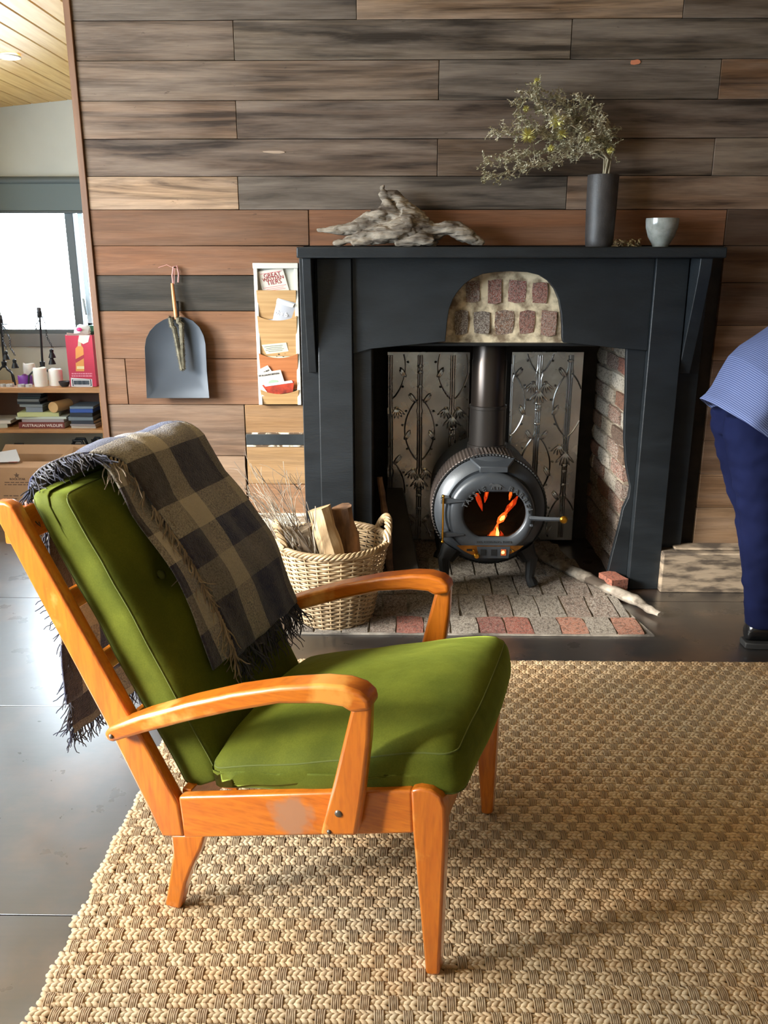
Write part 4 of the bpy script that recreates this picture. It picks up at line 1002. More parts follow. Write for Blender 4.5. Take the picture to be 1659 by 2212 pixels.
for i in range(66):
    u = random.random(); bx = BX-.11+.13*random.random(); by = BY-.09+.16*random.random()
    tall = i < 20
    if tall: tp = b_at(random.uniform(490, 640), random.uniform(995, 1090), BY+random.uniform(-.06, .10))
    else: tp = b_at(random.uniform(560, 680), random.uniform(1085, 1165), BY+random.uniform(-.12, .1))
    p0 = Vector((bx, by, random.uniform(.06, .12))); pts = []; wob = Vector((random.gauss(0, .018), random.gauss(0, .012), random.gauss(0, .01)))
    for k in range(9):
        v = k/8; pts.append(p0.lerp(tp, v)+wob*math.sin(math.pi*v*1.5)+Vector((random.gauss(0, .003), random.gauss(0, .003), 0)))
    r_ = random.uniform(.0022, .0036) if tall else random.uniform(.003, .0058)
    tmb = MB().tube(pts, [r_*(1-.65*k/8) for k in range(9)], 5)
    if tall:
        for _ in range(5):
            k = random.randint(4, 7); d = (tp-p0).normalized()+Vector((random.gauss(-.2, .45), random.gauss(0, .4), random.gauss(0, .3))); d.normalize(); ln = random.uniform(.05, .14)
            sg = [pts[k]]
            for s in range(4): d = (d+Vector((random.gauss(0, .2), random.gauss(0, .2), random.gauss(.03, .2)))).normalized(); sg.append(sg[-1]+d*ln/4)
            tmb.tube(sg, [.0014, .0012, .001, .0008, .0006], 4)
    o = tmb.build('kindling_twig', TW[i % 2])
    tag(o, 'thin branching dry twig rising from the kindling at the basket left' if tall else 'short dry kindling stick bundled at the left of basket', 'twig', 'tall twigs in the basket' if tall else 'short kindling in the basket')
# ================================================================== armchair
CO = atZ(935, 2110, .012); CR = atZ(370, 1965, .012)
ca = (CO-CR); ca.z = 0; ca.normalize(); cb = Vector((-ca.y, ca.x, 0)); ZU = Vector((0, 0, 1))
CB = Vector((CO.x, CO.y, 0))
def C(s, t, z): return CB + ca*s + cb*t + ZU*z
def cs(px, py, t=0.0):
    P = CB+cb*t; d = ray(px, py); q = _O + d*((P-_O).dot(cb)/d.dot(cb)); return ((q-P).dot(ca), q.z)
CWD = .59
ac = thing('armchair', 'mid-century armchair with orange varnished frame and green velvet cushions', 'armchair', tuple(C(-.3, CWD/2, .012)))
def chair_wood(name, st, patch=None):
    m, nt, b = newmat(name); L = nt.links.new; v = coords(nt, st); g = noise_fac(nt, v, 3.0, 5, .3, .7, .6, .4); v2 = coords(nt, (1, 1, 1)); w_ = noise_fac(nt, v2, 4.5, 5, .62, .70, .6)
    c = mix(nt, g, srgb(206, 118, 30), srgb(178, 90, 18)); v3 = coords(nt, (st[0]*4, st[1]*4, st[2]*4)); c = mix(nt, noise_fac(nt, v3, 4, 2, .45, 1.1), c, srgb(140, 64, 14))
    c = mix(nt, w_, c, srgb(222, 156, 80))
    if patch:
        pc, pr, pcol = patch; tc = nt.nodes.new('ShaderNodeNewGeometry'); ds = N(nt, 'ShaderNodeVectorMath', _operation='DISTANCE'); ds.inputs[1].default_value = pc; L(tc.outputs['Position'], ds.inputs[0])
        nz = N(nt, 'ShaderNodeTexNoise', Scale=24, Detail=4); L(tc.outputs['Position'], nz.inputs['Vector']); ad = N(nt, 'ShaderNodeMath', _operation='MULTIPLY_ADD'); ad.inputs[1].default_value = pr*1.6; L(nz.outputs[0], ad.inputs[0]); L(ds.outputs['Value'], ad.inputs[2])
        mr = N(nt, 'ShaderNodeMapRange'); mr.inputs[1].default_value = pr*1.85; mr.inputs[2].default_value = pr*1.45; L(ad.outputs[0], mr.inputs[0]); c = mix(nt, mr.outputs[0], c, pcol)
    L(c, b.inputs['Base Color']); b.inputs['Roughness'].default_value = .34; b.inputs['Coat Weight'].default_value = .85; b.inputs['Coat Roughness'].default_value = .15; return m
WV, WH = chair_wood('varnish_upright', (9, 9, 1)), chair_wood('varnish_rail', (1.2, 4, 12))
def side_part(name, poly_px, t0, t1, m_, tpx=None, bev=.006, both=True, flat=None):
    pts = [cs(x, y, t0 if tpx is None else tpx) for x, y in poly_px]; out = []
    if flat is not None: pts = [(s, max(z, flat)) for s, z in pts]
    for far in ((0, 1) if both else (0,)):
        a, b_ = (CWD-t0, CWD-t1) if far else (t0, t1)
        out.append(MB().prism([C(s, a, z) for s, z in pts], cb*(b_-a)).build(name, m_, ac, bevel=bev, seg=3, ang=50))
    return out
side_part('back_post', [(-24,1092),(-12,1084),(8,1085),(25,1094),(279,1547),(384,1738),(397,1809),(350,1808),(229,1566)], .002, .034, WV)
side_part('rear_leg', [(368,1805),(442,1805),(432,1838),(412,1878),(400,1910),(388,1966),(373,1972),(356,1966),(361,1925),(372,1850)], .004, .034, WV, flat=.013)
_rails = side_part('side_rail', [(384,1722),(889,1708),(893,1802),(396,1811)], .004, .030, WH)
side_part('front_leg', [(886,1708),(905,1704),(930,1708),(950,1722),(961,1745),(962,1800),(949,2108),(934,2114),(919,2106),(891,1800)], .0, .036, WV, flat=.013)
side_part('arm_support', [(690,1806),(724,1670),(757,1532),(800,1525),(798,1600),(784,1720),(770,1808)], -.030, .0, WV, bev=.008)
_arms = side_part('armrest', [(222,1586),(232,1574),(300,1549),(400,1521),(500,1499),(600,1485),(690,1480),(740,1484),(775,1496),(795,1514),(801,1538),(757,1542),(738,1530),(690,1523),(600,1523),(500,1540),(400,1562),(300,1588),(242,1605),(228,1602)], -.036, .020, WH, bev=.012)
for px, py, r_ in ((240, 1591, .0055), (731, 1758, .008), (711, 1797, .005)):
    t = -.0365 if px == 240 else -.0305
    s, z = cs(px, py, t)
    for tt, sg in ((t, -1), (CWD-t, 1)):
        MB().blob(C(s, tt, z), ca*r_, ZU*r_, cb*.004*sg, 10, 6).build('screw', mat('screw_steel', srgb(110, 104, 96), .4, metal=.8), ac)
_s, _z = cs(632, 1762, .004); _rails[0].data.materials[0] = chair_wood('varnish_rail_worn', (1.2, 4, 12), (tuple(C(_s, .004, _z)), .05, srgb(160, 112, 82)))
_s, _z = cs(720, 1490, -.01); _arms[0].data.materials[0] = chair_wood('varnish_arm_worn', (1.2, 4, 12), (tuple(C(_s, -.02, _z)), .05, srgb(218, 146, 64)))
# cross rails
def cross(name, s0, s1, z0, z1, t0=.03, t1=CWD-.03):
    MB().prism([C(s0, t0, z0), C(s1, t0, z0), C(s1, t0, z1), C(s0, t0, z1)], cb*(t1-t0)).build(name, WH, ac, bevel=.003)
cross('front_rail', -.020, .006, .335, .432); cross('rear_rail', -.575, -.552, .235, .315)
tp = cs(10, 1092, .02); cross('top_rail', tp[0]-.02, tp[0]+.012, tp[1]-.09, tp[1]-.015)
for k in range(3):
    u = .28+.2*k; s, z = -.585+(tp[0]+.58)*u, .26+(tp[1]-.26)*u; cross('back_slat', s-.010, s+.004, z-.025, z+.025)
for k in range(4):
    s = -.46+k*.13; zz = .325+(s+.56)*.24; cross('seat_slat', s-.02, s+.02, zz-.014, zz-.002)
# velvet cushions
def velvet():
    m, nt, b = newmat('green_velvet'); L = nt.links.new; v = coords(nt); n1 = noise_fac(nt, v, 9, 5, .35, .68); n2 = noise_fac(nt, v, 300, 2, .3, .7)
    c = mix(nt, n1, (.066, .080, .006, 1), (.105, .120, .011, 1)); c = mix(nt, n2, c, mix(nt, 1, c, (.8, .82, .7, 1), 'MULTIPLY')); L(c, b.inputs['Base Color'])
    b.inputs['Roughness'].default_value = .8; b.inputs['Specular IOR Level'].default_value = .15
    b.inputs['Sheen Weight'].default_value = .45; b.inputs['Sheen Roughness'].default_value = .4; b.inputs['Sheen Tint'].default_value = (.55, .70, .12, 1)
    nn = N(nt, 'ShaderNodeTexNoise', Scale=14, Detail=5); L(v, nn.inputs['Vector']); bump(nt, b, nn.outputs[0], .25, .01); return m
VEL = velvet(); PIPE = mat('velvet_piping', (.085, .105, .015, 1), .85)
def rbox(hx_, hy_, hz_, r_, n=22):
    bm = bmesh.new(); bmesh.ops.create_cube(bm, size=2.0); bmesh.ops.subdivide_edges(bm, edges=bm.edges[:], cuts=n, use_grid_fill=True); h = Vector((hx_, hy_, hz_)); V_, F_ = [], []
    for v in bm.verts:
        p = Vector((v.co.x*h.x, v.co.y*h.y, v.co.z*h.z)); q = Vector([max(-(h[i]-r_), min(h[i]-r_, p[i])) for i in range(3)]); d = p-q
        V_.append(q+(d.normalized()*r_ if d.length > 1e-9 else d))
    bm.verts.index_update(); F_ = [tuple(v.index for v in f.verts) for f in bm.faces]; bm.free(); return V_, F_
def cushion(name, par, mapf, hx_, hy_, hz_, r_, shape):
    V_, F_ = rbox(hx_, hy_, hz_, r_); o = MB().add([mapf(shape(p)) for p in V_], F_).build(name, VEL, par, ang=180)
    pp = MB()
    for zz in (hz_-r_*.45, -(hz_-r_*.45)):
        pts = []; rc = .03; X, Y = hx_-.165*r_-.0005, hy_-.165*r_-.0005
        for cx0, cy0, a0 in ((X-rc, Y-rc, 0), (-(X-rc), Y-rc, 90), (-(X-rc), -(Y-rc), 180), (X-rc, -(Y-rc), 270)):
            for k in range(6): a = R(a0+18*k); pts.append((cx0+rc*math.cos(a), cy0+rc*math.sin(a)))
        den = []
        for i in range(len(pts)):
            p, q = Vector(pts[i]), Vector(pts[(i+1) % len(pts)]); k = max(1, int((q-p).length/.03))
            den += [p.lerp(q, j/k) for j in range(k)]
        pp.tube([mapf(shape(Vector((p.x, p.y, zz)))) for p in den], .0019, 6, close=True)
    pp.build('piping', PIPE, o)
    return o
# back cushion frame
bu0 = Vector(cs(400, 1716, .05)); bu1 = Vector(cs(45, 1068, .05))
eu = (bu1-bu0).normalized(); en = Vector((eu.y, -eu.x)); BL_ = (bu1-bu0).length; BT = .115
bt0, bt1 = .048, CWD-.048
def backmap(p):   # x along the back (up), y lateral, z towards the sitter
    q = bu0 + eu*(p.x+BL_/2) + en*(p.z+BT/2); return C(q.x, (bt0+bt1)/2+p.y, q.y)
bty = cs(301, 1263, .19); bdv = Vector(bty)-bu0; bux = bdv.dot(eu)-BL_/2
def backshape(p):
    hy_ = (bt1-bt0)/2; q = p.copy(); u = p.x/(BL_/2); v = p.y/hy_
    if p.z > 0:
        q.z += .030*(1-u*u)*(1-v*v) + .012*math.cos(u*3.3)*(1-v*v) - .020*max(0, u-.5)
        for by in (-.10, .10):
            d2 = ((p.x-bux)**2+(p.y-by)**2); q.z -= .042*math.exp(-d2/.0028)
    q.z += .006*noise.noise(Vector((p.x*7, p.y*7, 2))); q.y += .004*noise.noise(Vector((p.x*9, p.z*9, 5)))
    q.x += .010*(1-v*v)*max(0, u) - .045*max(0, u)**2*(.5+.5*p.z/(BT/2))
    return q
bc_ = cushion('back_cushion', ac, backmap, BL_/2, (bt1-bt0)/2, BT/2, .032, backshape)
for by in (-.10, .10):
    pb = backmap(Vector((bux, by, BT/2-.006)));
    MB().blob(pb, C(0, 0, 1)-C(0, 0, 0), cb, ca, 4, 3) if False else None
    e1 = C(eu.x, 0, eu.y)-C(0, 0, 0); e2 = C(en.x, 0, en.y)-C(0, 0, 0)
    MB().blob(pb, e1*.012, cb*.012, e2*.007, 12, 6).build('button', PIPE, bc_)
# seat cushion
se0 = Vector(cs(468, 1695, .03)); se1 = Vector(cs(968, 1708, .03)); ef = (se1-se0).normalized(); em = Vector((-ef.y, ef.x)); SLn = (se1-se0).length+.045; STk = .120
st0, st1 = .020, CWD-.020
def seatmap(p):
    q = se0 + ef*(p.x+SLn/2-.012) + em*(p.z+STk/2-.020); return C(q.x, (st0+st1)/2+p.y, q.y)
def seatshape(p):
    hy_ = (st1-st0)/2; q = p.copy(); u = p.x/(SLn/2); v = p.y/hy_
    if p.z > 0: q.z += .040*(1-u**2)*(1-v*v) - (.046-.020*(u+1))*(1-.55*(1-v*v)) + .012*max(0, u)*(1-u**6)
    if p.x > 0: q.x += .020*(1-v*v)*(1-(p.z/(STk/2))**2)
    q.z += .005*noise.noise(Vector((p.x*8, p.y*8, 9))); q.y += .006*noise.noise(Vector((p.x*12, p.z*14, 3)))
    return q
cushion('seat_cushion', ac, seatmap, SLn/2, (st1-st0)/2, STk/2, .036, seatshape)

# ================================================================== plaid blanket over the chair back
def plaid():
    m, nt, b = newmat('wool_plaid'); L = nt.links.new
    uvn = nt.nodes.new('ShaderNodeUVMap'); sx = nt.nodes.new('ShaderNodeSeparateXYZ'); L(uvn.outputs[0], sx.inputs[0])
    NV, BN, LT, CR = (.010, .016, .066, 1), (.028, .020, .020, 1), (.48, .43, .34, 1), (.25, .235, .215, 1)
    def stripes(out, span, cols):
        ad = N(nt, 'ShaderNodeMath', _operation='DIVIDE'); ad.inputs[1].default_value = span; L(out, ad.inputs[0])
        cr = nt.nodes.new('ShaderNodeValToRGB'); cr.color_ramp.interpolation = 'CONSTANT'; el = cr.color_ramp.elements
        while len(el) < len(cols): el.new(.5)
        for i, (p, c) in enumerate(cols): el[i].position = p/span; el[i].color = c
        L(ad.outputs[0], cr.inputs[0]); return cr.outputs[0]
    tcol = stripes(sx.outputs[0], .62, [(0, NV), (.10, CR), (.165, BN), (.315, LT), (.40, NV), (.545, CR)])
    lcol = stripes(sx.outputs[1], 2.0, [(0, NV), (.13, CR), (.215, NV), (.29, LT), (.37, BN), (.50, LT), (.56, NV), (.74, CR), (.82, BN), (1.0, CR), (1.08, NV), (1.3, CR), (1.38, BN)])
    v = coords(nt, (1,1,1), False); nz = noise_fac(nt, v, 260, 3, .35, .65)
    ad = N(nt, 'ShaderNodeMapRange'); ad.inputs[3].default_value = .25; ad.inputs[4].default_value = .75; L(nz, ad.inputs[0])
    c = mix(nt, ad.outputs[0], tcol, lcol)
    n2 = noise_fac(nt, v, 70, 4, .3, .7); c = mix(nt, n2, c, mix(nt, .05, c, (.8, .75, .7, 1)))
    L(c, b.inputs['Base Color']); b.inputs['Roughness'].default_value = .95; b.inputs['Specular IOR Level'].default_value = .1
    b.inputs['Sheen Weight'].default_value = .35; b.inputs['Sheen Roughness'].default_value = .5; b.inputs['Sheen Tint'].default_value = (.8, .85, 1, 1)
    bump(nt, b, nz, .5, .004); return m
PLAID = plaid()
bkt = thing('plaid_blanket', 'fringed wool blanket in navy, brown and cream plaid draped over the chair back', 'blanket', tuple(C(-.9, .3, .95)))
# path over the back cushion in (s,z): from the front lower end up, over the top, down behind
def bpt(u, n): q = bu0+eu*u+en*n; return q
topR = BL_
def drape_path(front_u, back_z, lift):
    n = BT+lift; P = []
    def prof(u):   # follows the puffed front face
        w_ = 2*u/BL_-1; return n+.030*(1-w_*w_)*.8+.012*math.cos(w_*3.3)*.8-.020*max(0, w_-.5)
    for k in range(18): u = front_u+(topR-.02-front_u)*k/17; P.append(bpt(u, prof(u)))
    P = P[:-4]; c = bpt(topR-.055, BT*.5); n1 = (P[-1]-c).dot(en)
    for k in range(1, 13):
        a = math.pi*.93*k/12; rn = n1*(1-k/12)+(BT*.5+lift+.012)*(k/12); P.append(c+en*math.cos(a)*rn+eu*math.sin(a)*(.070+lift))
    e = P[-1]; x = e.x-.014
    for k in range(1, 14): zz = e.y+(back_z-e.y)*k/13; P.append(Vector((x-.006*math.sin(k*.6)+.01*(k/13), zz)))
    return P
def drape(path, tfun, name, wr, seed, uv0, nu=30, sub=3):
    PP = []
    for i in range(len(path)-1):
        for k in range(sub): PP.append(path[i].lerp(path[i+1], k/sub))
    PP.append(path[-1]); nv = len(PP); L_ = [0]
    for i in range(1, nv): L_.append(L_[-1]+(PP[i]-PP[i-1]).length)
    vs, fs, uvs = [], [], []
    for i in range(nv):
        v = i/(nv-1); t0, t1 = tfun(v); tg = (PP[min(i+1, nv-1)]-PP[max(i-1, 0)]).normalized(); nn = Vector((tg.y, -tg.x))
        if i and False: pass
        for j in range(nu+1):
            u = j/nu; t = t0+(t1-t0)*u
            amp = wr*(1+1.2*abs(v-.5))
            off = amp*(noise.noise(Vector((t*9+seed, L_[i]*3, seed)))+.5*noise.noise(Vector((t*22, L_[i]*9+seed, 1)))) + amp*.55
            s_ = PP[i]+nn*off
            fold = .012*noise.noise(Vector((L_[i]*7+seed, u*3, 4)))
            vs.append(C(s_.x, t+fold, s_.y)); uvs.append((uv0[0]+t, uv0[1]+L_[i]))
    for i in range(nv-1):
        for j in range(nu): a = i*(nu+1)+j; fs.append((a, a+1, a+nu+2, a+nu+1))
    me = bpy.data.meshes.new(name); c0 = vs[len(vs)//2].copy(); me.from_pydata([tuple(p-c0) for p in vs], [], fs)
    ul = me.uv_layers.new(name='UVMap')
    for lp in me.loops: ul.data[lp.index].uv = uvs[lp.vertex_index]
    me.materials.append(PLAID); me.shade_smooth()
    o = link(name, me, bkt, tuple(c0)); m = o.modifiers.new('solid', 'SOLIDIFY'); m.thickness = .005; m.offset = 1.0
    return o, vs, nv, nu
def fringe(starts, dirs, par, ln, m_, name='fringe', rad=.0022):
    fm = MB()
    for p, d in zip(starts, dirs):
        l = ln*random.uniform(.6, 1.15); q = [p]; dd = d.normalized()
        for k in range(7):
            dd = (dd+Vector((random.gauss(0, .22), random.gauss(0, .22), random.gauss(-.05, .2)))).normalized(); q.append(q[-1]+dd*l/7)
        fm.tube(q, [rad*(1-.08*k) for k in range(8)], 5)
    return fm.build(name, m_, par, kind='stuff')
random.seed(3)
NAVY = mat('navy_wool', (.022, .026, .055, 1), .95, col2=(.05, .045, .05, 1), vs=20, sheen=.4); CREAM = mat('cream_wool', (.30, .24, .17, 1), .95, col2=(.16, .12, .09, 1), vs=20, sheen=.4)
def tA(v): return (.150 + .02*math.sin(v*5) - .0*max(0, v-.42)/.58, .40)
def tB(v): return (.225 - .115*max(0, min(1, (v-.38)/.2)) + .045*max(0, min(1, (v-.62)/.1)) + .015*math.sin(v*9), .575 - .05*max(0, v-.5))
uA = Vector(cs(440, 1430, .26)); uA = (uA-bu0).dot(eu); uB = (Vector(cs(585, 1330, .52))-bu0).dot(eu)
pA = drape_path(max(.12, uA), .40, .006); pB = drape_path(max(.16, uB), .30, .016)
oA, vA, nvA, nuA = drape(pA, tA, 'under_layer', .006, 3.0, (.13, .05)); oB, vB, nvB, nuB = drape(pB, tB, 'top_layer', .011, 9.0, (.0, .0), nu=44)
dn = C(-eu.x, 0, -eu.y)-C(0, 0, 0)
# fringe along the front end and the near long edge of the top layer, and behind
k0 = [vB[j] for j in range(0, nuB, 1) for _ in range(3)]; fringe(k0, [dn+Vector((0, 0, -.3))]*len(k0), oB, .085, NAVY)
le = [vB[i*(nuB+1)] for i in range(0, nvB) for _ in range(3)]
fr_front = le[:int(len(le)*.42)]; fringe(fr_front, [dn*.75-cb*.55+Vector((0, 0, -.35)) for _ in fr_front], oB, .075, CREAM)
fr_top = le[int(len(le)*.42):int(len(le)*.60)]; fringe(fr_top, [-cb*.35+ca*.8+Vector((0, 0, -.15)) for _ in fr_top], oB, .06, NAVY)
fr_back = le[int(len(le)*.60):]; fringe(fr_back, [-cb*.5-ca*.25+Vector((0, 0, -.9)) for _ in fr_back], oB, .065, NAVY)
kb = [vB[(nvB-1)*(nuB+1)+j] for j in range(nuB) for _ in range(2)]; fringe(kb, [Vector((0, 0, -1))]*len(kb), oB, .05, NAVY)
# woolly fuzz standing off the blanket
fz_ = MB()
for _ in range(5200):
    i = random.randrange(nvB-1); j = random.randrange(nuB); p = Vector(vB[i*(nuB+1)+j]).lerp(Vector(vB[(i+1)*(nuB+1)+j+1]), random.random())
    nrm = (Vector(vB[i*(nuB+1)+j+1])-Vector(vB[i*(nuB+1)+j])).cross(Vector(vB[(i+1)*(nuB+1)+j])-Vector(vB[i*(nuB+1)+j])).normalized()
    if nrm.dot(Vector((0, 0, 1))*.4 + ca*.3 - cb*.1) < 0: nrm = -nrm
    if i > nvB*.62: nrm = -ca + Vector((random.gauss(0, .3),)*3)
    d = (nrm+Vector((random.gauss(0, .7), random.gauss(0, .7), random.gauss(0, .7)))).normalized()*random.uniform(.006, .015); q = d.orthogonal().normalized()*.00035
    fz_.add([p-q, p+q, p+d], [(0, 1, 2)])
fz_.build('fuzz', mat('wool_fuzz', (.25, .22, .2, 1), .95), oB, kind='stuff', smooth=False)
# ================================================================== woven jute rug
RX0, RX1, RY0, RY1 = -.709, 2.35, .42, 2.845
PX, PY = .057, .0345
rug = thing('jute_rug', 'chunky woven natural jute rug under the armchair', 'rug', ((RX0+RX1)/2, (RY0+RY1)/2, 0))
def jute(name, c1, c2, c3):
    m, nt, b = newmat(name); L = nt.links.new; g = nt.nodes.new('ShaderNodeNewGeometry'); P = g.outputs['Position']
    a = noise_fac(nt, P, 30, 3, .3, .7); d = noise_fac(nt, P, 3.0, 4, .4, .66); f = noise_fac(nt, P, 400, 2, .3, .7)
    c = mix(nt, a, c1, c2); mm = N(nt, 'ShaderNodeMath', _operation='MULTIPLY'); L(d, mm.inputs[0]); mm.inputs[1].default_value = .55; c = mix(nt, mm.outputs[0], c, c3)
    mf = N(nt, 'ShaderNodeMath', _operation='MULTIPLY'); L(f, mf.inputs[0]); mf.inputs[1].default_value = .35; c = mix(nt, mf.outputs[0], c, mix(nt, 1, c, (.6, .55, .5, 1), 'MULTIPLY'))
    L(c, b.inputs['Base Color']); b.inputs['Roughness'].default_value = .85; b.inputs['Specular IOR Level'].default_value = .2; return m
JB = jute('jute_braid', srgb(216, 190, 152), srgb(196, 162, 122), srgb(200, 186, 160)); JT = jute('jute_twine', srgb(180, 154, 120), srgb(152, 124, 94), srgb(166, 150, 128))
def braid_mesh(seed):
    random.seed(seed); mb = MB(); hl = PX*.36
    for r_ in range(3):
        y = (-1+r_)*PY*.29
        for k in range(3):
            x = -hl+hl*2*(k+.5+(.25 if r_ % 2 else -.05))/3.2; a = (.42 if r_ % 2 else -.42)+random.uniform(-.12, .12)
            d = Vector((math.cos(a), math.sin(a), .05*random.uniform(-1, 1))); q = Vector((-math.sin(a), math.cos(a), 0))
            mb.blob((x, y, .0072+(.0025 if r_ == 1 else 0)+random.uniform(-.001, .001)), d*.0118, q*.0062, (0, 0, .0058), 6, 4)
    return mb
def twine_mesh(seed):
    random.seed(seed); mb = MB()
    for k in range(5):
        x = (-2+k)*.0040+random.uniform(-.0004, .0004); sl = random.uniform(-.0012, .0012)
        mb.tube([(x+sl*u, u*PY*.56, .0135-.0085*abs(u)**2.2+.0007*math.sin(u*9+k)) for u in (-1, -.6, -.2, .2, .6, 1)], .0024, 5, caps=False)
    return mb
BMs = [braid_mesh(i) for i in range(4)]; TMs = [twine_mesh(10+i) for i in range(3)]
random.seed(31)
bme = [m.mesh('braid', JB, center=False, ang=180)[0] for m in BMs]; tme = [m.mesh('twine_wrap', JT, center=False, ang=180)[0] for m in TMs]
cellsB, cellsT = [], []
ny = int(round((RY1-RY0)/PY)); nx = int((RX1-RX0)/PX)+1
for j in range(ny):
    y = RY1-PY*(j+.5); odd = j % 2; edge = random.uniform(-.005, .004)
    for i in range(-1, nx+1):
        x = RX0+PX*.40+i*PX+(PX*.5 if odd else 0)
        if i == -1:
            if not odd: continue
            x = RX0+PX*.40+edge; 
        if i == 0 and odd: x += .006
        xx = x+.004*noise.noise(Vector((x*3, y*3, 0)))+(edge if i <= 0 else 0); yy = y+.003*noise.noise(Vector((x*2.5, y*2.5, 7)))
        if xx < RX1: cellsB.append((xx, yy, random.uniform(-.05, .05)))
        xt = x+PX*.5 if i >= 0 else RX0+PX*.40+PX*.10
        if i == -1: continue
        if xt < RX1: cellsT.append((xt+.004*noise.noise(Vector((xt*3, y*3, 0))), yy, random.uniform(-.06, .06)))
        if i == 0 and odd: cellsT.append((RX0+PX*.46, yy, random.uniform(-.06, .06)))
def lay(cells, srcs, mes, name, m_):
    def vis(c):
        d = Vector((c[0], c[1], 0))-_O; z = d.dot(_f)
        if z <= 0: return 9e9
        u, v = 829.5+FPX*d.dot(_r)/z, 1106-FPX*d.dot(_u)/z
        return d.length if (-20 < u < 1680 and v < 2230) else 9e9
    near = sorted(cells, key=vis); big, rest = near[:300], near[300:]
    for c in big: link(name, random.choice(mes), rug, (c[0], c[1], 0), (0, 0, c[2]))
    arr = [np.array(s.v) for s in srcs]; fc = [s.f for s in srcs]
    VV, LV, LS = [], [], []; base = 0
    tot = []; starts = 0
    fl = [np.concatenate([np.array(f) for f in F]) for F in fc]; fn = [np.array([len(f) for f in F]) for F in fc]
    for c in rest:
        k = random.randrange(len(srcs)); a = arr[k]; co, si = math.cos(c[2]), math.sin(c[2])
        b_ = np.empty_like(a); b_[:, 0] = a[:, 0]*co-a[:, 1]*si+c[0]; b_[:, 1] = a[:, 0]*si+a[:, 1]*co+c[1]; b_[:, 2] = a[:, 2]
        VV.append(b_); LV.append(fl[k]+base); LS.append(fn[k]); base += len(a)
    VV = np.concatenate(VV); LV = np.concatenate(LV); LS = np.concatenate(LS)
    me = bpy.data.meshes.new(name+'_field'); me.vertices.add(len(VV)); me.vertices.foreach_set('co', VV.ravel())
    me.loops.add(len(LV)); me.loops.foreach_set('vertex_index', LV.astype(np.int32)); me.polygons.add(len(LS))
    st_ = np.concatenate([[0], np.cumsum(LS)[:-1]]).astype(np.int32); me.polygons.foreach_set('loop_start', st_)
    me.update(calc_edges=True); me.validate(); me.materials.append(m_); me.shade_smooth()
    o = link(name+'_field', me, rug); o['kind'] = 'stuff'
lay(cellsB, BMs, bme, 'braid', JB); lay(cellsT, TMs, tme, 'twine_wrap', JT)
MB().bb(RX0+.004, RX1, RY0, RY1-.004, .0005, .006).build('backing', mat('jute_backing', srgb(110, 86, 58), .95), rug, smooth=False)
# ================================================================== back nook: bookcase and what stands on it
random.seed(77)
YK0, YK1 = 5.08, 5.42
KW = mat('bookcase_pine', srgb(196, 146, 96), .5, col2=srgb(176, 124, 78), vs=4, stretch=(1, 8, 8))
kx1 = atY(226, 900, YK0).x; kx0 = -2.62
ztop = atY(60, 838, YK0).z; zmid = atY(60, 929, YK0).z
bkc = thing('bookcase', 'low pine bookcase with open shelves below the window', 'bookcase', ((kx0+kx1)/2, (YK0+YK1)/2, 0))
MB().bb(kx0, kx1, YK0, YK1, ztop-.030, ztop).build('top', KW, bkc, bevel=.002)
MB().bb(kx0+.02, kx1-.022, YK0+.005, YK1, zmid-.020, zmid).build('shelf', KW, bkc, bevel=.002)
MB().bb(kx0+.02, kx1-.022, YK0+.005, YK1, .05, .07).build('shelf', KW, bkc, bevel=.002)
for a in (kx0, kx1-.022): MB().bb(a, a+.022, YK0, YK1, 0, ztop-.03).build('side_panel', KW, bkc, bevel=.002)
MB().bb(kx0+.02, kx1-.02, YK1-.008, YK1, zmid-.02, ztop-.03).build('back_panel', mat('brown_back', srgb(120, 88, 70), .6), bkc)
def k3(px, py, Y): return atY(px, py, Y)
WAX = mat('white_wax', srgb(246, 243, 236), .45); WAX.node_tree.nodes['Principled BSDF'].inputs['Subsurface Weight'].default_value = .15
PUR = mat('purple_wax', srgb(120, 56, 150), .5)
def candle(px0, px1, py, pb, Y, m_, label, dip=.15):
    a, b_ = k3(px0, pb, Y), k3(px1, pb, Y); r_ = (b_.x-a.x)/2; h = k3(px0, py, Y).z-ztop; x = (a.x+b_.x)/2
    t = thing('candle', label, 'candle', (x, Y, ztop), 'pillar candles on the bookcase')
    mb = MB(); n = 24; prof = [(r_, 0), (r_, h*.6), (r_, h*.93), (r_*.92, h), (r_*.75, h*(1-dip*.3)), (r_*.35, h*(1-dip)), (.0005, h*(1-dip))]
    mb.lathe(prof, n, (x, Y, ztop), caps=False); mb.add([(x+r_*math.cos(2*math.pi*k/n), Y+r_*math.sin(2*math.pi*k/n), ztop) for k in range(n)], [tuple(range(n))])
    mb.v = [(vx_, vy_, vz_+(.012*noise.noise(Vector((vx_*30, vy_*30, 1))) if vz_ > ztop+h*.8 else 0)) for vx_, vy_, vz_ in mb.v]
    mb.build('wax', m_, t, ang=60)
    MB().tube([(x, Y, ztop+h*(1-dip)-.006), (x+.001, Y, ztop+h*(1-dip)+.010)], .0012, 5).build('wick', INK, t)
candle(76, 104, 795, 838, 5.16, WAX, 'tall white pillar candle foremost before the second candlestick')
candle(55, 80, 785, 832, 5.27, WAX, 'white pillar candle with a curled rim behind the purple one')
candle(108, 137, 797, 834, 5.20, WAX, 'wide white pillar candle right of the second candlestick')
candle(42, 71, 811, 836, 5.20, PUR, 'short purple pillar candle among the white ones')
TIN2 = mat('tealight_tin', srgb(210, 210, 212), .35, metal=.5)
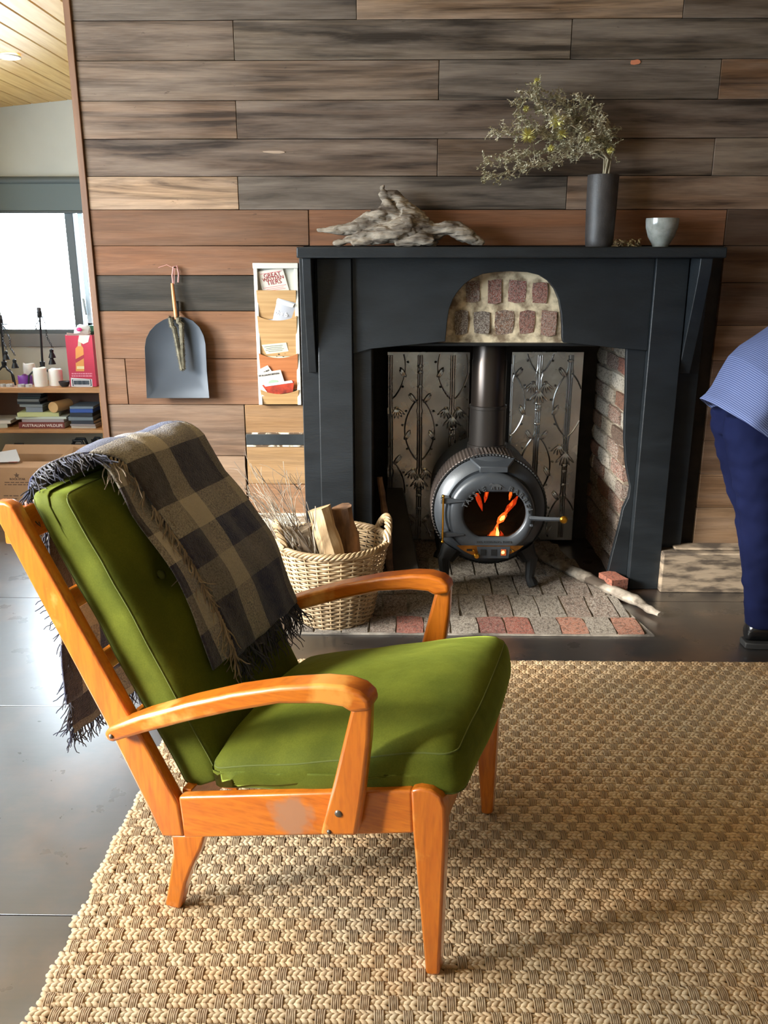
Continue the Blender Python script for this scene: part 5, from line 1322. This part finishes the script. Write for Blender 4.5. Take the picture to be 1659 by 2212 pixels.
for px0, px1, Y, lab in ((1, 13, 5.13, 'tealight in tin cup, leftmost on the bookcase top'), (14, 30, 5.13, 'wide tealight in tin cup, second from the left'), (39, 54, 5.12, 'tealight in tin cup just below the purple candle'), (56, 70, 5.12, 'tealight in tin cup beside the tall white candle')):
    a, b_ = k3(px0, 838, Y), k3(px1, 838, Y); r_ = (b_.x-a.x)/2; x = (a.x+b_.x)/2
    t = thing('tealight', lab, 'tealight', (x, Y, ztop), 'tealights on the bookcase')
    MB().lathe([(r_, 0), (r_, .016), (r_*.94, .016), (r_*.94, .002)], 20, (x, Y, ztop), caps=False).build('cup', TIN2, t)
    MB().lathe([(r_*.93, .001), (r_*.93, .012), (.0005, .0115)], 20, (x, Y, ztop), caps=False).build('wax', WAX, t)
    MB().tube([(x, Y, ztop+.011), (x, Y, ztop+.017)], .001, 5).build('wick', INK, t)
# dark bowl
a, b_ = k3(128, 836, 5.14), k3(152, 836, 5.14); r_ = (b_.x-a.x)/2; x = (a.x+b_.x)/2
tag(MB().lathe([(r_*.55, 0), (r_*.8, .012), (r_, .032), (r_*.94, .032), (r_*.7, .014), (.0005, .008)], 24, (x, 5.14, ztop), caps=False).build('bowl', mat('dark_bowl', srgb(44, 50, 54), .4)), 'small dark bowl standing beside the red carton', 'bowl')
# wrought iron candlesticks with bells on chains
WI = mat('wrought_iron', (.018, .018, .020, 1), .5, metal=.5)
def candlestick(ptx, pty, pbx, Y, chains, label):
    tp_ = k3(ptx, pty, Y); bs = k3(pbx, 836, Y); H_ = tp_.z-ztop
    t = thing('candlestick', label, 'candlestick', (bs.x, Y, ztop), 'wrought iron candlesticks on the bookcase')
    hub = Vector((bs.x-.002, Y, ztop+.125)); top = Vector((tp_.x, Y, tp_.z))
    MB().tube([hub+Vector((0, 0, .0)), top], [.0075, .006], 8).build('stem', WI, t)
    MB().lathe([(.013, -.022), (.016, .012), (.012, .016)], 12, tuple(hub)).build('hub', WI, t)
    for ang in (215, 325, 90):
        d = Vector((math.cos(R(ang)), math.sin(R(ang)), 0))
        MB().tube([hub+d*.008+Vector((0, 0, -.012)), hub+d*.03+Vector((0, 0, -.034)), hub+d*.062+Vector((0, 0, -.044)), hub+d*.085+Vector((0, 0, -.065)), Vector((hub.x+d.x*.094, hub.y+d.y*.094, ztop+.003))], [.006, .006, .006, .0055, .005], 8).build('leg', WI, t)
    MB().lathe([(.004, -.006), (.040, -.002), (.041, .001), (.014, .003), (.014, .03), (.010, .03), (.010, .004)], 20, tuple(top), caps=False).build('drip_pan', WI, t)
    MB().lathe([(.0125, .0), (.0125, .046), (.008, .05), (.0005, .05)], 14, tuple(top+Vector((0, 0, .004))), caps=False).build('candle_stub', mat('stub_wax', srgb(70, 66, 70), .6), t)
    for cx0, cy0, cx1, cy1, bells in chains:
        p0, p1 = k3(cx0, cy0, Y-.03), k3(cx1, cy1, Y-.045); ch_ = MB(); nl = 16
        MB().tube([top+Vector((0, 0, -.004)), top.lerp(p0, .6)+Vector((0, 0, .014)), p0], .003, 6).build('hook', WI, t)
        for k in range(nl):
            a_ = p0.lerp(p1, k/nl)+Vector((.006*math.sin(k*.5), 0, 0)); b2 = p0.lerp(p1, (k+1)/nl)+Vector((.006*math.sin((k+1)*.5), 0, 0)); d = (b2-a_); q = Vector((1, 0, 0)) if k % 2 else Vector((0, 1, 0)); c_ = (a_+b2)/2
            ch_.tube([c_+d*.62*math.cos(2*math.pi*i/8)+q*.005*math.sin(2*math.pi*i/8) for i in range(8)], .0016, 4, close=True)
        ch_.build('chain', WI, t)
        for bx, by in bells:
            c_ = k3(bx, by, Y-.045)
            MB().lathe([(.002, .030), (.010, .026), (.012, .016), (.010, .008), (.016, -.006), (.022, -.024), (.019, -.024), (.004, .02)], 14, tuple(c_), caps=False).build('bell', WI, t)
candlestick(86, 684, 98, 5.22, [(92, 688, 111, 752, [(112, 764), (112, 778)]), (82, 690, 76, 712, [])], 'taller black iron candlestick with bells, standing before the window centre')
candlestick(2, 700, 16, 5.22, [(4, 706, 12, 756, [(13, 768)]), (16, 722, 30, 768, [(32, 786)])], 'black iron candlestick with hanging bells at the left picture edge')
# red bottle carton with torn open top
YC = 5.13
a, b_ = k3(152, 838, YC), k3(212, 838, YC); x0, x1 = a.x, b_.x-.008; hC = k3(150, 724, YC).z-ztop
RED = mat('red_carton', srgb(196, 40, 72), .5, col2=srgb(186, 34, 66), vs=5)
ct = thing('bottle_carton', 'red cardboard bottle carton with printed bottle and barcode', 'carton', ((x0+x1)/2, YC+.1, ztop))
tk = .003
cm = MB().bb(x0, x1, YC, YC+tk, ztop, ztop+hC).bb(x0, x1, YC+.22, YC+.22+tk, ztop, ztop+hC).bb(x0, x0+tk, YC+tk, YC+.22, ztop, ztop+hC).bb(x1-tk, x1, YC+tk, YC+.22, ztop, ztop+hC).bb(x0, x1, YC, YC+.22, ztop, ztop+tk)
cm.build('carton_body', RED, ct, smooth=False)
CARDI = mat('torn_card', srgb(236, 214, 206), .8)
for fx0, fx1, fy, up_ in ((x0+.01, x0+.13, YC, .02), (x0+.06, x1-.03, YC+.21, .045)):
    MB().prism([(fx0, fy, ztop+hC-.002), (fx1, fy, ztop+hC-.002), (fx1-.02, fy-.02, ztop+hC+up_), ((fx0+fx1)/2, fy-.015, ztop+hC+up_*.5), (fx0+.01, fy-.02, ztop+hC+up_*.8)], (0, .003, 0)).build('torn_flap', CARDI, ct)
MB().prism([(x1-.012, YC-.001, ztop+hC), (x1-.075, YC-.001, ztop+hC), (x1-.085, YC-.0015, ztop+hC-.035), (x1-.055, YC-.0015, ztop+hC-.052), (x1-.025, YC-.0015, ztop+hC-.04)], (0, .001, 0)).build('torn_patch', CARDI, ct, smooth=False)
def cpx(px, py): return k3(px, py, YC)
def flat(pts, m_, name, dy=-.0006):
    MB().prism([(cpx(x, y).x, YC+dy, cpx(x, y).z) for x, y in pts], (0, .0005, 0)).build(name, m_, ct, smooth=False)
flat([(164,802),(182,802),(181,770),(180,752),(176,746),(174,732),(169,732),(168,747),(163,753)], mat('bottle_print', srgb(222, 150, 72), .5), 'printed_bottle')
flat([(163,776),(181,766),(181,774),(164,784)], mat('label_red', srgb(170, 44, 60), .5), 'printed_label', -.0010)
flat([(168,748),(175,748),(174,733),(169,733)], mat('cap_print', srgb(196, 180, 150), .5), 'printed_cap', -.0010)
flat([(166,797),(182,797),(182,791),(166,791)], mat('label_cream', srgb(232, 216, 160), .5), 'printed_footer', -.0010)
flat([(154,835),(200,837),(199,819),(153,816)], mat('barcode_white', srgb(226, 226, 226), .5), 'barcode_label')
bars = MB()
for i in range(22):
    px = 160+i*1.55; w_ = random.choice((.4, .7, 1.0)); A_, B_ = cpx(px, 831), cpx(px+w_, 822); bars.bb(A_.x, B_.x, YC-.0014, YC-.0006, A_.z, B_.z)
for y in (819.5, 833.0): A_, B_ = cpx(157, y), cpx(197, y+.8); bars.bb(A_.x, B_.x, YC-.0014, YC-.0006, A_.z, B_.z)
for xx in (157, 196): A_, B_ = cpx(xx, 833.8), cpx(xx+.9, 819.5); bars.bb(A_.x, B_.x, YC-.0014, YC-.0006, A_.z, B_.z)
bars.build('barcode_bars', mat('barcode_ink', srgb(60, 72, 84), .6), ct, smooth=False)
lines = MB()
for y, xa, xb in ((807, 155, 199), (812, 155, 199)):
    xx = xa
    while xx < xb: w_ = random.uniform(2, 6); A_, B_ = cpx(xx, y+1.4), cpx(min(xx+w_, xb), y-1.2); lines.bb(A_.x, B_.x, YC-.0012, YC-.0004, A_.z, B_.z); xx += w_+1.2
lines.build('small_print', mat('pink_print', srgb(226, 140, 160), .5), ct, smooth=False)
o = thing('folded_bag', 'white bag with pink mark stuffed into the red carton top', 'bag', (x0+.10, YC+.1, ztop+hC))
bg_ = MB().blob((x0+.075, YC+.10, ztop+hC+.012), (.05, 0, 0), (0, .06, 0), (0, .01, .045), 14, 10, .12); bg_.build('bag_body', mat('white_plastic', srgb(240, 240, 240), .4), o)
MB().blob((x0+.075, YC+.038, ztop+hC+.030), (.017, 0, 0), (0, .008, 0), (0, 0, .012), 10, 6).build('pink_mark', mat('pink_plastic', srgb(226, 60, 130), .4), o)
o = MB().blob((x1-.05, YC+.14, ztop+hC+.015), (.05, 0, 0), (0, .05, 0), (.01, 0, .035), 12, 8, .14).build('green_package', mat('green_plastic', srgb(60, 120, 100), .4)); tag(o, 'crumpled green package sticking out of the red carton', 'package')
# books lying flat on the middle shelf
PG = mat('book_pages', srgb(214, 206, 188), .8)
def book(px0, px1, py0, py1, Y, dep, col, label, base=None, rz=0, title=None, cat='book', rough=.6, group='books lying on the middle shelf', pages=True):
    A_, B_ = k3(px0, py1, Y), k3(px1, py0, Y); z0 = A_.z if base is None else base; z1 = z0+(B_.z-A_.z); L_ = B_.x-A_.x; h = z1-z0
    t = thing('book' if cat == 'book' else 'disc_case', label, cat, ((A_.x+B_.x)/2, Y+dep/2, z0), group)
    m_ = mat('cover_%s' % label[:12], srgb(*col), rough); M_ = Matrix.Translation((A_.x, Y, z0)) @ Matrix.Rotation(R(rz), 4, 'Z'); c3 = M_.to_3x3()
    def bx(x_0, x_1, y_0, y_1, z_0, z_1, mt, nm): MB().box(M_ @ Vector(((x_0+x_1)/2, (y_0+y_1)/2, (z_0+z_1)/2)), (x_1-x_0, y_1-y_0, z_1-z_0), c3).build(nm, mt, t, bevel=.0008, seg=1)
    ct_ = min(.003, h*.2)
    bx(0, L_, 0, dep, 0, ct_, m_, 'cover'); bx(0, L_, 0, dep, h-ct_, h, m_, 'cover'); bx(0, L_, 0, .004, ct_, h-ct_, m_, 'spine'); bx(.003, L_-.003, .004, dep-.004, ct_, h-ct_, PG if pages else m_, 'pages')
    if title:
        s, sz, tc = title
        text_mb(s, sz, .0003, M_ @ Matrix.Translation((L_*.52, -.0006, h*.5-sz*.35)) @ Matrix.Rotation(R(90), 4, 'X'), bold=.0004).build('spine_title', mat('title_ink', srgb(*tc), .6), t, smooth=False)
    return z1
YBk = 5.13
z = book(42, 139, 918, 931, YBk, .20, (116, 52, 46), 'thick maroon book with AUSTRALIAN WILDLIFE on its spine', zmid, title=('AUSTRALIAN WILDLIFE', .024, (226, 214, 208)))
z = book(48, 138, 911, 917, YBk+.005, .20, (168, 158, 160), 'grey paperback lying directly on the maroon book', z)
z = book(35, 142, 905, 910, YBk, .22, (200, 208, 198), 'large thin white book on top of the grey paperback', z, rz=2)
z = book(38, 124, 894, 903, YBk-.01, .18, (204, 208, 150), 'pale green book on top of the middle pile', z, rz=6)
zg = z
z = book(57, 92, 884, 895, YBk+.02, .12, (130, 138, 152), 'clear grey plastic case at the bottom of the disc pile', zg, cat='case', group='disc cases stacked on the green book', pages=False)
for i, (p0, p1, c_, lb_) in enumerate([(40, 90, (138, 146, 152), 'pale grey'), (36, 84, (46, 50, 58), 'black'), (36, 84, (128, 134, 138), 'mid grey'), (38, 85, (40, 54, 58), 'dark teal'), (39, 88, (40, 44, 50), 'charcoal'), (40, 92, (132, 142, 150), 'blue grey')]):
    z = book(p0, p1, 853, 858.6, YBk+.02, .13, c_, lb_+' disc case, number %s up from the clear plastic case' % ['one', 'two', 'three', 'four', 'five', 'six'][i], z, cat='case', group='disc cases stacked on the green book', pages=False, rz=random.uniform(-4, 4))
# turned wooden block lying on the green book
wc = k3(115, 889, YBk+.0); r_ = .036
wb_ = MB().tube([(wc.x, YBk+.005, zg+r_*.9), (wc.x+.045, YBk+.14, zg+r_*.9)], r_, 24, flat=.9).build('wooden_block', mat('pale_turned_wood', srgb(214, 172, 118), .6)); tag(wb_, 'round pale wooden block lying on the green book', 'block')
z = zmid
for i, (p0, p1, h_, c_, lb_) in enumerate([(152, 205, 5, (176, 168, 158), 'bundle of thin cream booklets lowest in the right pile'), (150, 205, 4, (150, 140, 138), 'thin grey booklet second from bottom of right pile'), (153, 202, 7, (44, 50, 62), 'dark navy book in the middle of right pile'), (148, 200, 8, (116, 128, 136), 'grey case in the middle of the right pile'), (152, 200, 9, (38, 44, 54), 'black case under the blue one in right pile'), (153, 202, 8, (52, 86, 160), 'bright blue case near the top of right pile'), (153, 203, 5, (120, 136, 150), 'pale blue case topmost in the right pile')]):
    z = book(p0, p1, 900, 900+h_, YBk+.01, .18, c_, lb_, z, rz=random.uniform(-3, 3), pages=i < 3)
z = book(-30, 12, 918, 927, YBk-.02, .2, (206, 212, 206), 'white book leaning out at the left shelf edge', zmid, rz=18)
z = book(-40, 20, 905, 912, YBk, .2, (226, 224, 220), 'white paperback lying at the far left of the shelf', z, rz=4)
# black shoes on the bottom level
BLK = mat('black_leather', (.008, .008, .009, 1), .45)
def bag(px, py, Y, sx, sz, label, rz=0):
    c_ = k3(px, py, Y); z0 = .072; t = thing('black_bag', label, 'bag', (c_.x, Y, z0), 'black bags under the shelf'); hz_ = max(.08, c_.z-z0)
    V_, F_ = rbox(sx, .07, hz_/2, .03, 8); MB().add([Vector((c_.x, Y, z0+hz_/2))+Vector((p.x*(1-.3*max(0, p.z/hz_)), p.y+.01*noise.noise(p*20), p.z)) for p in V_], F_).build('bag_body', BLK, t, ang=60)
    for s in (-1, 1): MB().tube([Vector((c_.x+s*.02-sx*.5, Y-.03*s, c_.z-.01)), Vector((c_.x-sx*.3, Y-.03*s, c_.z+sz)), Vector((c_.x+sx*.3, Y-.03*s, c_.z+sz)), Vector((c_.x+sx*.5, Y-.03*s, c_.z-.01))], .009, 8).build('strap', BLK, t)
bag(172, 962, 5.22, .085, .035, 'black bag with looped straps under the shelf at right'); bag(38, 972, 5.24, .08, .03, 'low black bag on the bottom level behind the cardboard box'); bag(208, 958, 5.20, .04, .03, 'small black bag squeezed against the right side panel')
# cardboard box with printed star, packet on top
CARD = mat('cardboard', srgb(178, 140, 106), .85, col2=srgb(166, 128, 94), vs=4)
YX = 4.55
xa, xb = k3(-60, 1020, YX).x, k3(150, 1020, YX).x; zt = k3(60, 1012, YX).z; dX = .36
cb_ = thing('cardboard_box', 'open brown cardboard box with small star print on the floor', 'box', ((xa+xb)/2, YX+dX/2, 0))
m = MB().bb(xa, xb, YX, YX+.004, .001, zt).bb(xa, xb, YX+dX, YX+dX+.004, .001, zt).bb(xa, xa+.004, YX, YX+dX, .001, zt).bb(xb-.004, xb, YX, YX+dX, .001, zt).bb(xa, xb, YX, YX+dX, .001, .005)
m.build('box_body', CARD, cb_, smooth=False)
MB().prism([(xa, YX+dX, zt), (xb, YX+dX, zt), (xb-.02, YX+dX+.03, zt+.05), (xa+.02, YX+dX+.03, zt+.05)], (0, .004, 0)).build('flap', CARD, cb_, smooth=False)
MB().prism([(xa, YX+.002, zt), (xb, YX+.002, zt), (xb-.02, YX+.10, zt+.012), (xa+.02, YX+.10, zt+.012)], (0, 0, .004)).build('flap', CARD, cb_, smooth=False)
MB().prism([(xb-.004, YX+.01, zt), (xb-.004, YX+dX-.01, zt), (xb-.09, YX+dX-.03, zt+.05), (xb-.10, YX+.04, zt+.02)], (0, 0, .004)).build('flap', CARD, cb_, smooth=False)
PRN = mat('box_print', srgb(98, 74, 58), .8)
c_ = k3(36, 1027, YX); star = []
for i in range(10): a_ = math.pi/2+i*math.pi/5; r_ = .017 if i % 2 == 0 else .007; star.append((c_.x+r_*math.cos(a_), YX-.0012, c_.z+r_*math.sin(a_)))
MB().prism(star, (0, .001, 0)).build('star_print', PRN, cb_, smooth=False); pm = MB(); T = lambda px, py: Matrix.Translation((k3(px, py, YX).x, YX-.0006, k3(px, py, YX).z)) @ Matrix.Rotation(R(90), 4, 'X')
text_mb('ROCK STAR', .016, .0004, T(38, 1037), pm, bold=.0006)
for y in (1041, 1046, 1070, 1076, 1082):
    a_, b_ = k3(10 if y < 1060 else 8, y, YX), k3(62 if y < 1060 else 40, y+2, YX); xx = a_.x
    while xx < b_.x: w_ = random.uniform(.01, .03); pm.bb(xx, min(xx+w_, b_.x), YX-.001, YX, b_.z, a_.z); xx += w_+.006
pm.build('lettering', PRN, cb_, smooth=False, kind='stuff')
pk_ = thing('snack_packet', 'foil packet with orange picture lying on the cardboard box', 'packet', tuple(k3(25, 1008, YX+.06)))
p_ = [k3(-25, 1012, YX+.03), k3(44, 1006, YX+.06), k3(34, 975, YX+.16), k3(-25, 985, YX+.14)]
for q in p_: q.z = max(q.z, zt+.022)
MB().prism(p_, (0, .012, .012)).build('packet', mat('foil_grey', srgb(186, 184, 184), .35), pk_, bevel=.004)
p2 = [p_[0].lerp(p_[1], .66), p_[0].lerp(p_[1], .93), p_[3].lerp(p_[2], .93), p_[3].lerp(p_[2], .66)]
MB().prism([q+Vector((0, -.003, .001)) for q in p2], (0, .0, -.0005)).build('picture', mat('orange_print', srgb(206, 90, 50), .5, col2=srgb(120, 40, 30), vs=40), pk_, smooth=False)

# ================================================================== person at the right edge, bending over
pf = atZ(1632, 1402); PYc = pf.y+.03
def pex(px, py): q = atY(px, py, PYc); return q.x, q.z
PX0 = pex(1608, 1330)[0]+.030
HIP = .93
per = thing('person', 'person in blue pinstriped shirt and navy trousers bending over at right edge', 'person', (PX0+.05, PYc+.1, 0))
SKIN = mat('skin', srgb(206, 160, 134), .55); NAVYT = mat('navy_trousers', srgb(21, 27, 60), .9, col2=srgb(16, 21, 50), spec=.1, vs=7, bmp=.4, bs_=10)
def shirt_mat():
    m, nt, b = newmat('pinstripe_shirt'); L = nt.links.new; v = coords(nt, (1, 1, 1), False)
    mp = nt.nodes.new('ShaderNodeMapping'); mp.inputs['Rotation'].default_value = (0, R(-38), 0); L(v, mp.inputs['Vector'])
    wv_ = N(nt, 'ShaderNodeTexWave', Scale=48.0, Distortion=.3); wv_.bands_direction = 'Z'; L(mp.outputs[0], wv_.inputs['Vector'])
    L(mix(nt, wv_.outputs[1], srgb(52, 64, 112), srgb(118, 132, 172)), b.inputs['Base Color']); b.inputs['Roughness'].default_value = .85
    nn = N(nt, 'ShaderNodeTexNoise', Scale=9, Detail=4); L(v, nn.inputs['Vector']); bump(nt, b, nn.outputs[0], .4, .02); return m
SHIRT = shirt_mat()
def loft(mb, rings, n=24, caps=True):
    vs = []
    for c_, ax_, ay_ in rings:
        for k in range(n): a_ = 2*math.pi*k/n; vs.append(Vector(c_)+Vector(ax_)*math.cos(a_)+Vector(ay_)*math.sin(a_))
    fs = [(i*n+k, i*n+(k+1) % n, (i+1)*n+(k+1) % n, (i+1)*n+k) for i in range(len(rings)-1) for k in range(n)]
    if caps: fs += [tuple(range(n))[::-1], tuple((len(rings)-1)*n+k for k in range(n))]
    mb.add(vs, fs)
X, Y, Z = Vector((1, 0, 0)), Vector((0, 1, 0)), Vector((0, 0, 1))
legs_y = (PYc, PYc+.19)
tr_ = MB()
LEGE = [(1572, 900, .110, .095), (1568, 940, .114, .10), (1578, 1010, .104, .092), (1592, 1080, .090, .082), (1602, 1130, .080, .074), (1603, 1160, .078, .072), (1602, 1210, .078, .070), (1605, 1260, .072, .064), (1609, 1310, .068, .060), (1611, 1352, .064, .058)]
for i, ly in enumerate(legs_y):
    rg = []
    for k, (ex, ey, rx, ry) in enumerate(LEGE):
        x_, z_ = pex(ex, ey); rg.append(((x_+rx+(.09*k/9 if i else 0), ly+((.03 if i == 0 else -.03)*max(0, 1-k/3)), z_), X*rx, Y*ry))
    loft(tr_, rg)
hx0, hz0 = pex(1560, 880)
loft(tr_, [((hx0+.15, PYc+.095, hz0-.12), X*.115, Y*.165), ((hx0+.17, PYc+.095, hz0-.02), X*.115, Y*.165), ((hx0+.21, PYc+.095, hz0+.06), X*.10, Y*.15)])
trs = tr_.build('trousers', NAVYT, per); bake(trs, [('REMESH', dict(mode='VOXEL', voxel_size=.011)), ('SMOOTH', dict(factor=.5, iterations=6))])
displace(trs.data, lambda q: .006*noise.noise(Vector((q.x*9, q.y*9, q.z*26)))+.004*noise.noise(q*30))
# shirt: loose hem at the hips, torso leaning to the right
ax_ = Vector((.74, .06, .67)).normalized(); up_ = Vector((-.67, 0, .74)).normalized(); HC = Vector((hx0+.13, PYc+.095, hz0+.0))
sh = MB(); ring = []
e0_ = Vector((pex(1550, 876)[0], PYc+.095, pex(1550, 876)[1])); e1_ = Vector((pex(1665, 955)[0], PYc+.095, pex(1665, 955)[1]))
hc0 = (e0_+e1_)/2; hr0 = (e0_-e1_)/2
ring.append((hc0, Y*.235, hr0)); ring.append((hc0.lerp(HC+ax_*.06, .35), Y*.228, hr0*.92))
for d, rw, rh in ((.07, .215, .165), (.16, .195, .145), (.28, .195, .135), (.40, .21, .125), (.47, .18, .10), (.50, .08, .07)):
    ring.append((HC+ax_*d+up_*.02, Y*rw, up_*rh))
n = 40; vs = []
for i, (c_, a1, a2) in enumerate(ring):
    for k in range(n):
        a_ = 2*math.pi*k/n; w_ = (1+.03*math.sin(a_*7+1)) if i < 2 else 1+.015*math.sin(a_*5+i); vs.append(c_+a1*math.cos(a_)*w_+a2*math.sin(a_)*w_)
fs = [(i*n+k, i*n+(k+1) % n, (i+1)*n+(k+1) % n, (i+1)*n+k) for i in range(len(ring)-1) for k in range(n)]
so = MB().add(vs, fs).build('shirt', SHIRT, per, sub=1); mm = so.modifiers.new('solid', 'SOLIDIFY'); mm.thickness = .004
SHc = HC+ax_*.43
for i, sg in enumerate((-1, 1)):
    s0 = SHc+Y*sg*.17; s1 = s0+Vector((.20, sg*.02, -.24)); MB().tube([s0-ax_*.03, s0.lerp(s1, .5)+Vector((.0, 0, .005)), s1], [.085, .07, .062], 16).build('sleeve', SHIRT, per)
# body: head, neck, arms and hands as one mesh
bd = MB(); nk = HC+ax_*.50; hd = nk+Vector((.15, .01, .02))
loft(bd, [(nk-ax_*.1, Y*.09, up_*.07), (nk, Y*.062, up_*.062), (nk+ax_*.06, Y*.058, up_*.06), (hd, Y*.06, up_*.06)])
bd.blob(hd+ax_*.03, ax_*.118, Y*.078, up_*.098, 18, 12); bd.blob(hd+ax_*.03-up_*.098, ax_*.022, Y*.014, up_*.022, 8, 6)
for sg in (-1, 1): bd.blob(hd+ax_*.02+Y*sg*.08, ax_*.03, Y*.010, up_*.02, 8, 6)
for sg in (-1, 1):
    s0 = SHc+Y*sg*.17; e0 = s0+Vector((.20, sg*.02, -.24)); wr_p = e0+Vector((.14, -sg*.03, -.20)); hp = wr_p+Vector((.05, 0, -.07))
    bd.tube([s0-ax_*.06, s0, s0.lerp(e0, .6), e0, e0.lerp(wr_p, .4), wr_p, hp], [.07, .056, .046, .042, .040, .028, .036], 12)
    d = Vector((.45, 0, -.9)).normalized()
    for f in range(4):
        b0_ = hp+Y*(f-1.5)*.018+d*.01; bd.tube([b0_-d*.02, b0_+d*.035, b0_+d*.06+Vector((-.012, 0, -.004)), b0_+d*.075+Vector((-.03, 0, -.006))], [.010, .009, .0085, .007], 8)
    bd.tube([wr_p+d*.02+X*.018, wr_p+d*.045+X*.045, wr_p+d*.08+X*.048], [.012, .010, .008], 8)
loft(bd, [(HC-ax_*.02, Y*.14, up_*.10), (HC+ax_*.2, Y*.13, up_*.09), (nk-ax_*.06, Y*.12, up_*.08)])
bo = bd.build('body', SKIN, per); bake(bo, [('REMESH', dict(mode='VOXEL', voxel_size=.007)), ('SMOOTH', dict(factor=.5, iterations=3))])
hr = MB().blob(hd+ax_*.045+up_*.018, ax_*.112, Y*.084, up_*.096, 20, 14, .02).build('hair', mat('brown_hair', srgb(74, 56, 44), .7, bmp=.6, bs_=90), per)
for sg in (-1, 1):
    MB().blob(hd+ax_*.035-up_*.085+Y*sg*.03, ax_*.010, Y*.012, up_*.010, 8, 6).build('eye', mat('eye_white', srgb(235, 232, 228), .3), per)
MB().blob(hd-ax_*.03-up_*.088, ax_*.006, Y*.022, up_*.008, 8, 6).build('mouth', mat('lips', srgb(170, 96, 88), .5), per)
# shoes: heel cap to the left, toe to the right
SOCK = mat('black_sock', (.01, .01, .012, 1), .9)
for i, ly in enumerate(legs_y):
    AXc = pex(1613, 1338)[0]+.064+(.09 if i else 0); sk2 = MB(); loft(sk2, [((AXc, ly, .17), X*.045, Y*.042), ((AXc, ly, .06), X*.044, Y*.036)]); sk2.build('sock', SOCK, per)
SHOE = mat('black_shoe', (.010, .010, .011, 1), .22, coat=.4)
for i, ly in enumerate(legs_y):
    x0 = pex(1606, 1385)[0]+(.09 if i else 0)
    sm = MB(); prof = [(0, .030, .085, .0), (.012, .036, .115, 0), (.05, .040, .125, 0), (.10, .040, .112, 0), (.15, .044, .075, 0), (.21, .047, .058, 0), (.26, .040, .045, 0), (.285, .02, .03, 0)]
    nn_ = 16; vs = []
    for dx_, hw_, ht, _ in prof:
        for k in range(nn_):
            a_ = 2*math.pi*k/nn_; cy, sz_ = math.cos(a_), math.sin(a_); vs.append((x0+dx_, ly+hw_*cy*(1-.25*max(0, sz_)), .022+(ht-.022)*(sz_*.5+.5)**.8))
    fs = [(q*nn_+k, q*nn_+(k+1) % nn_, (q+1)*nn_+(k+1) % nn_, (q+1)*nn_+k) for q in range(len(prof)-1) for k in range(nn_)]+[tuple(range(nn_))[::-1], tuple((len(prof)-1)*nn_+k for k in range(nn_))]
    so_ = sm.add(vs, fs).build('shoe', SHOE, per, sub=1)
    MB().prism([(x0+.0+.29*u*1.0-.004, ly+w_, .0005) for u, w_ in ((0, -.028), (.1, -.038), (.5, -.042), (.8, -.048), (.97, -.03), (1.0, 0), (.97, .03), (.8, .048), (.5, .042), (.1, .038), (0, .028))], (0, 0, .024)).build('sole', mat('shoe_sole', (.02, .02, .02, 1), .6), so_, bevel=.004)
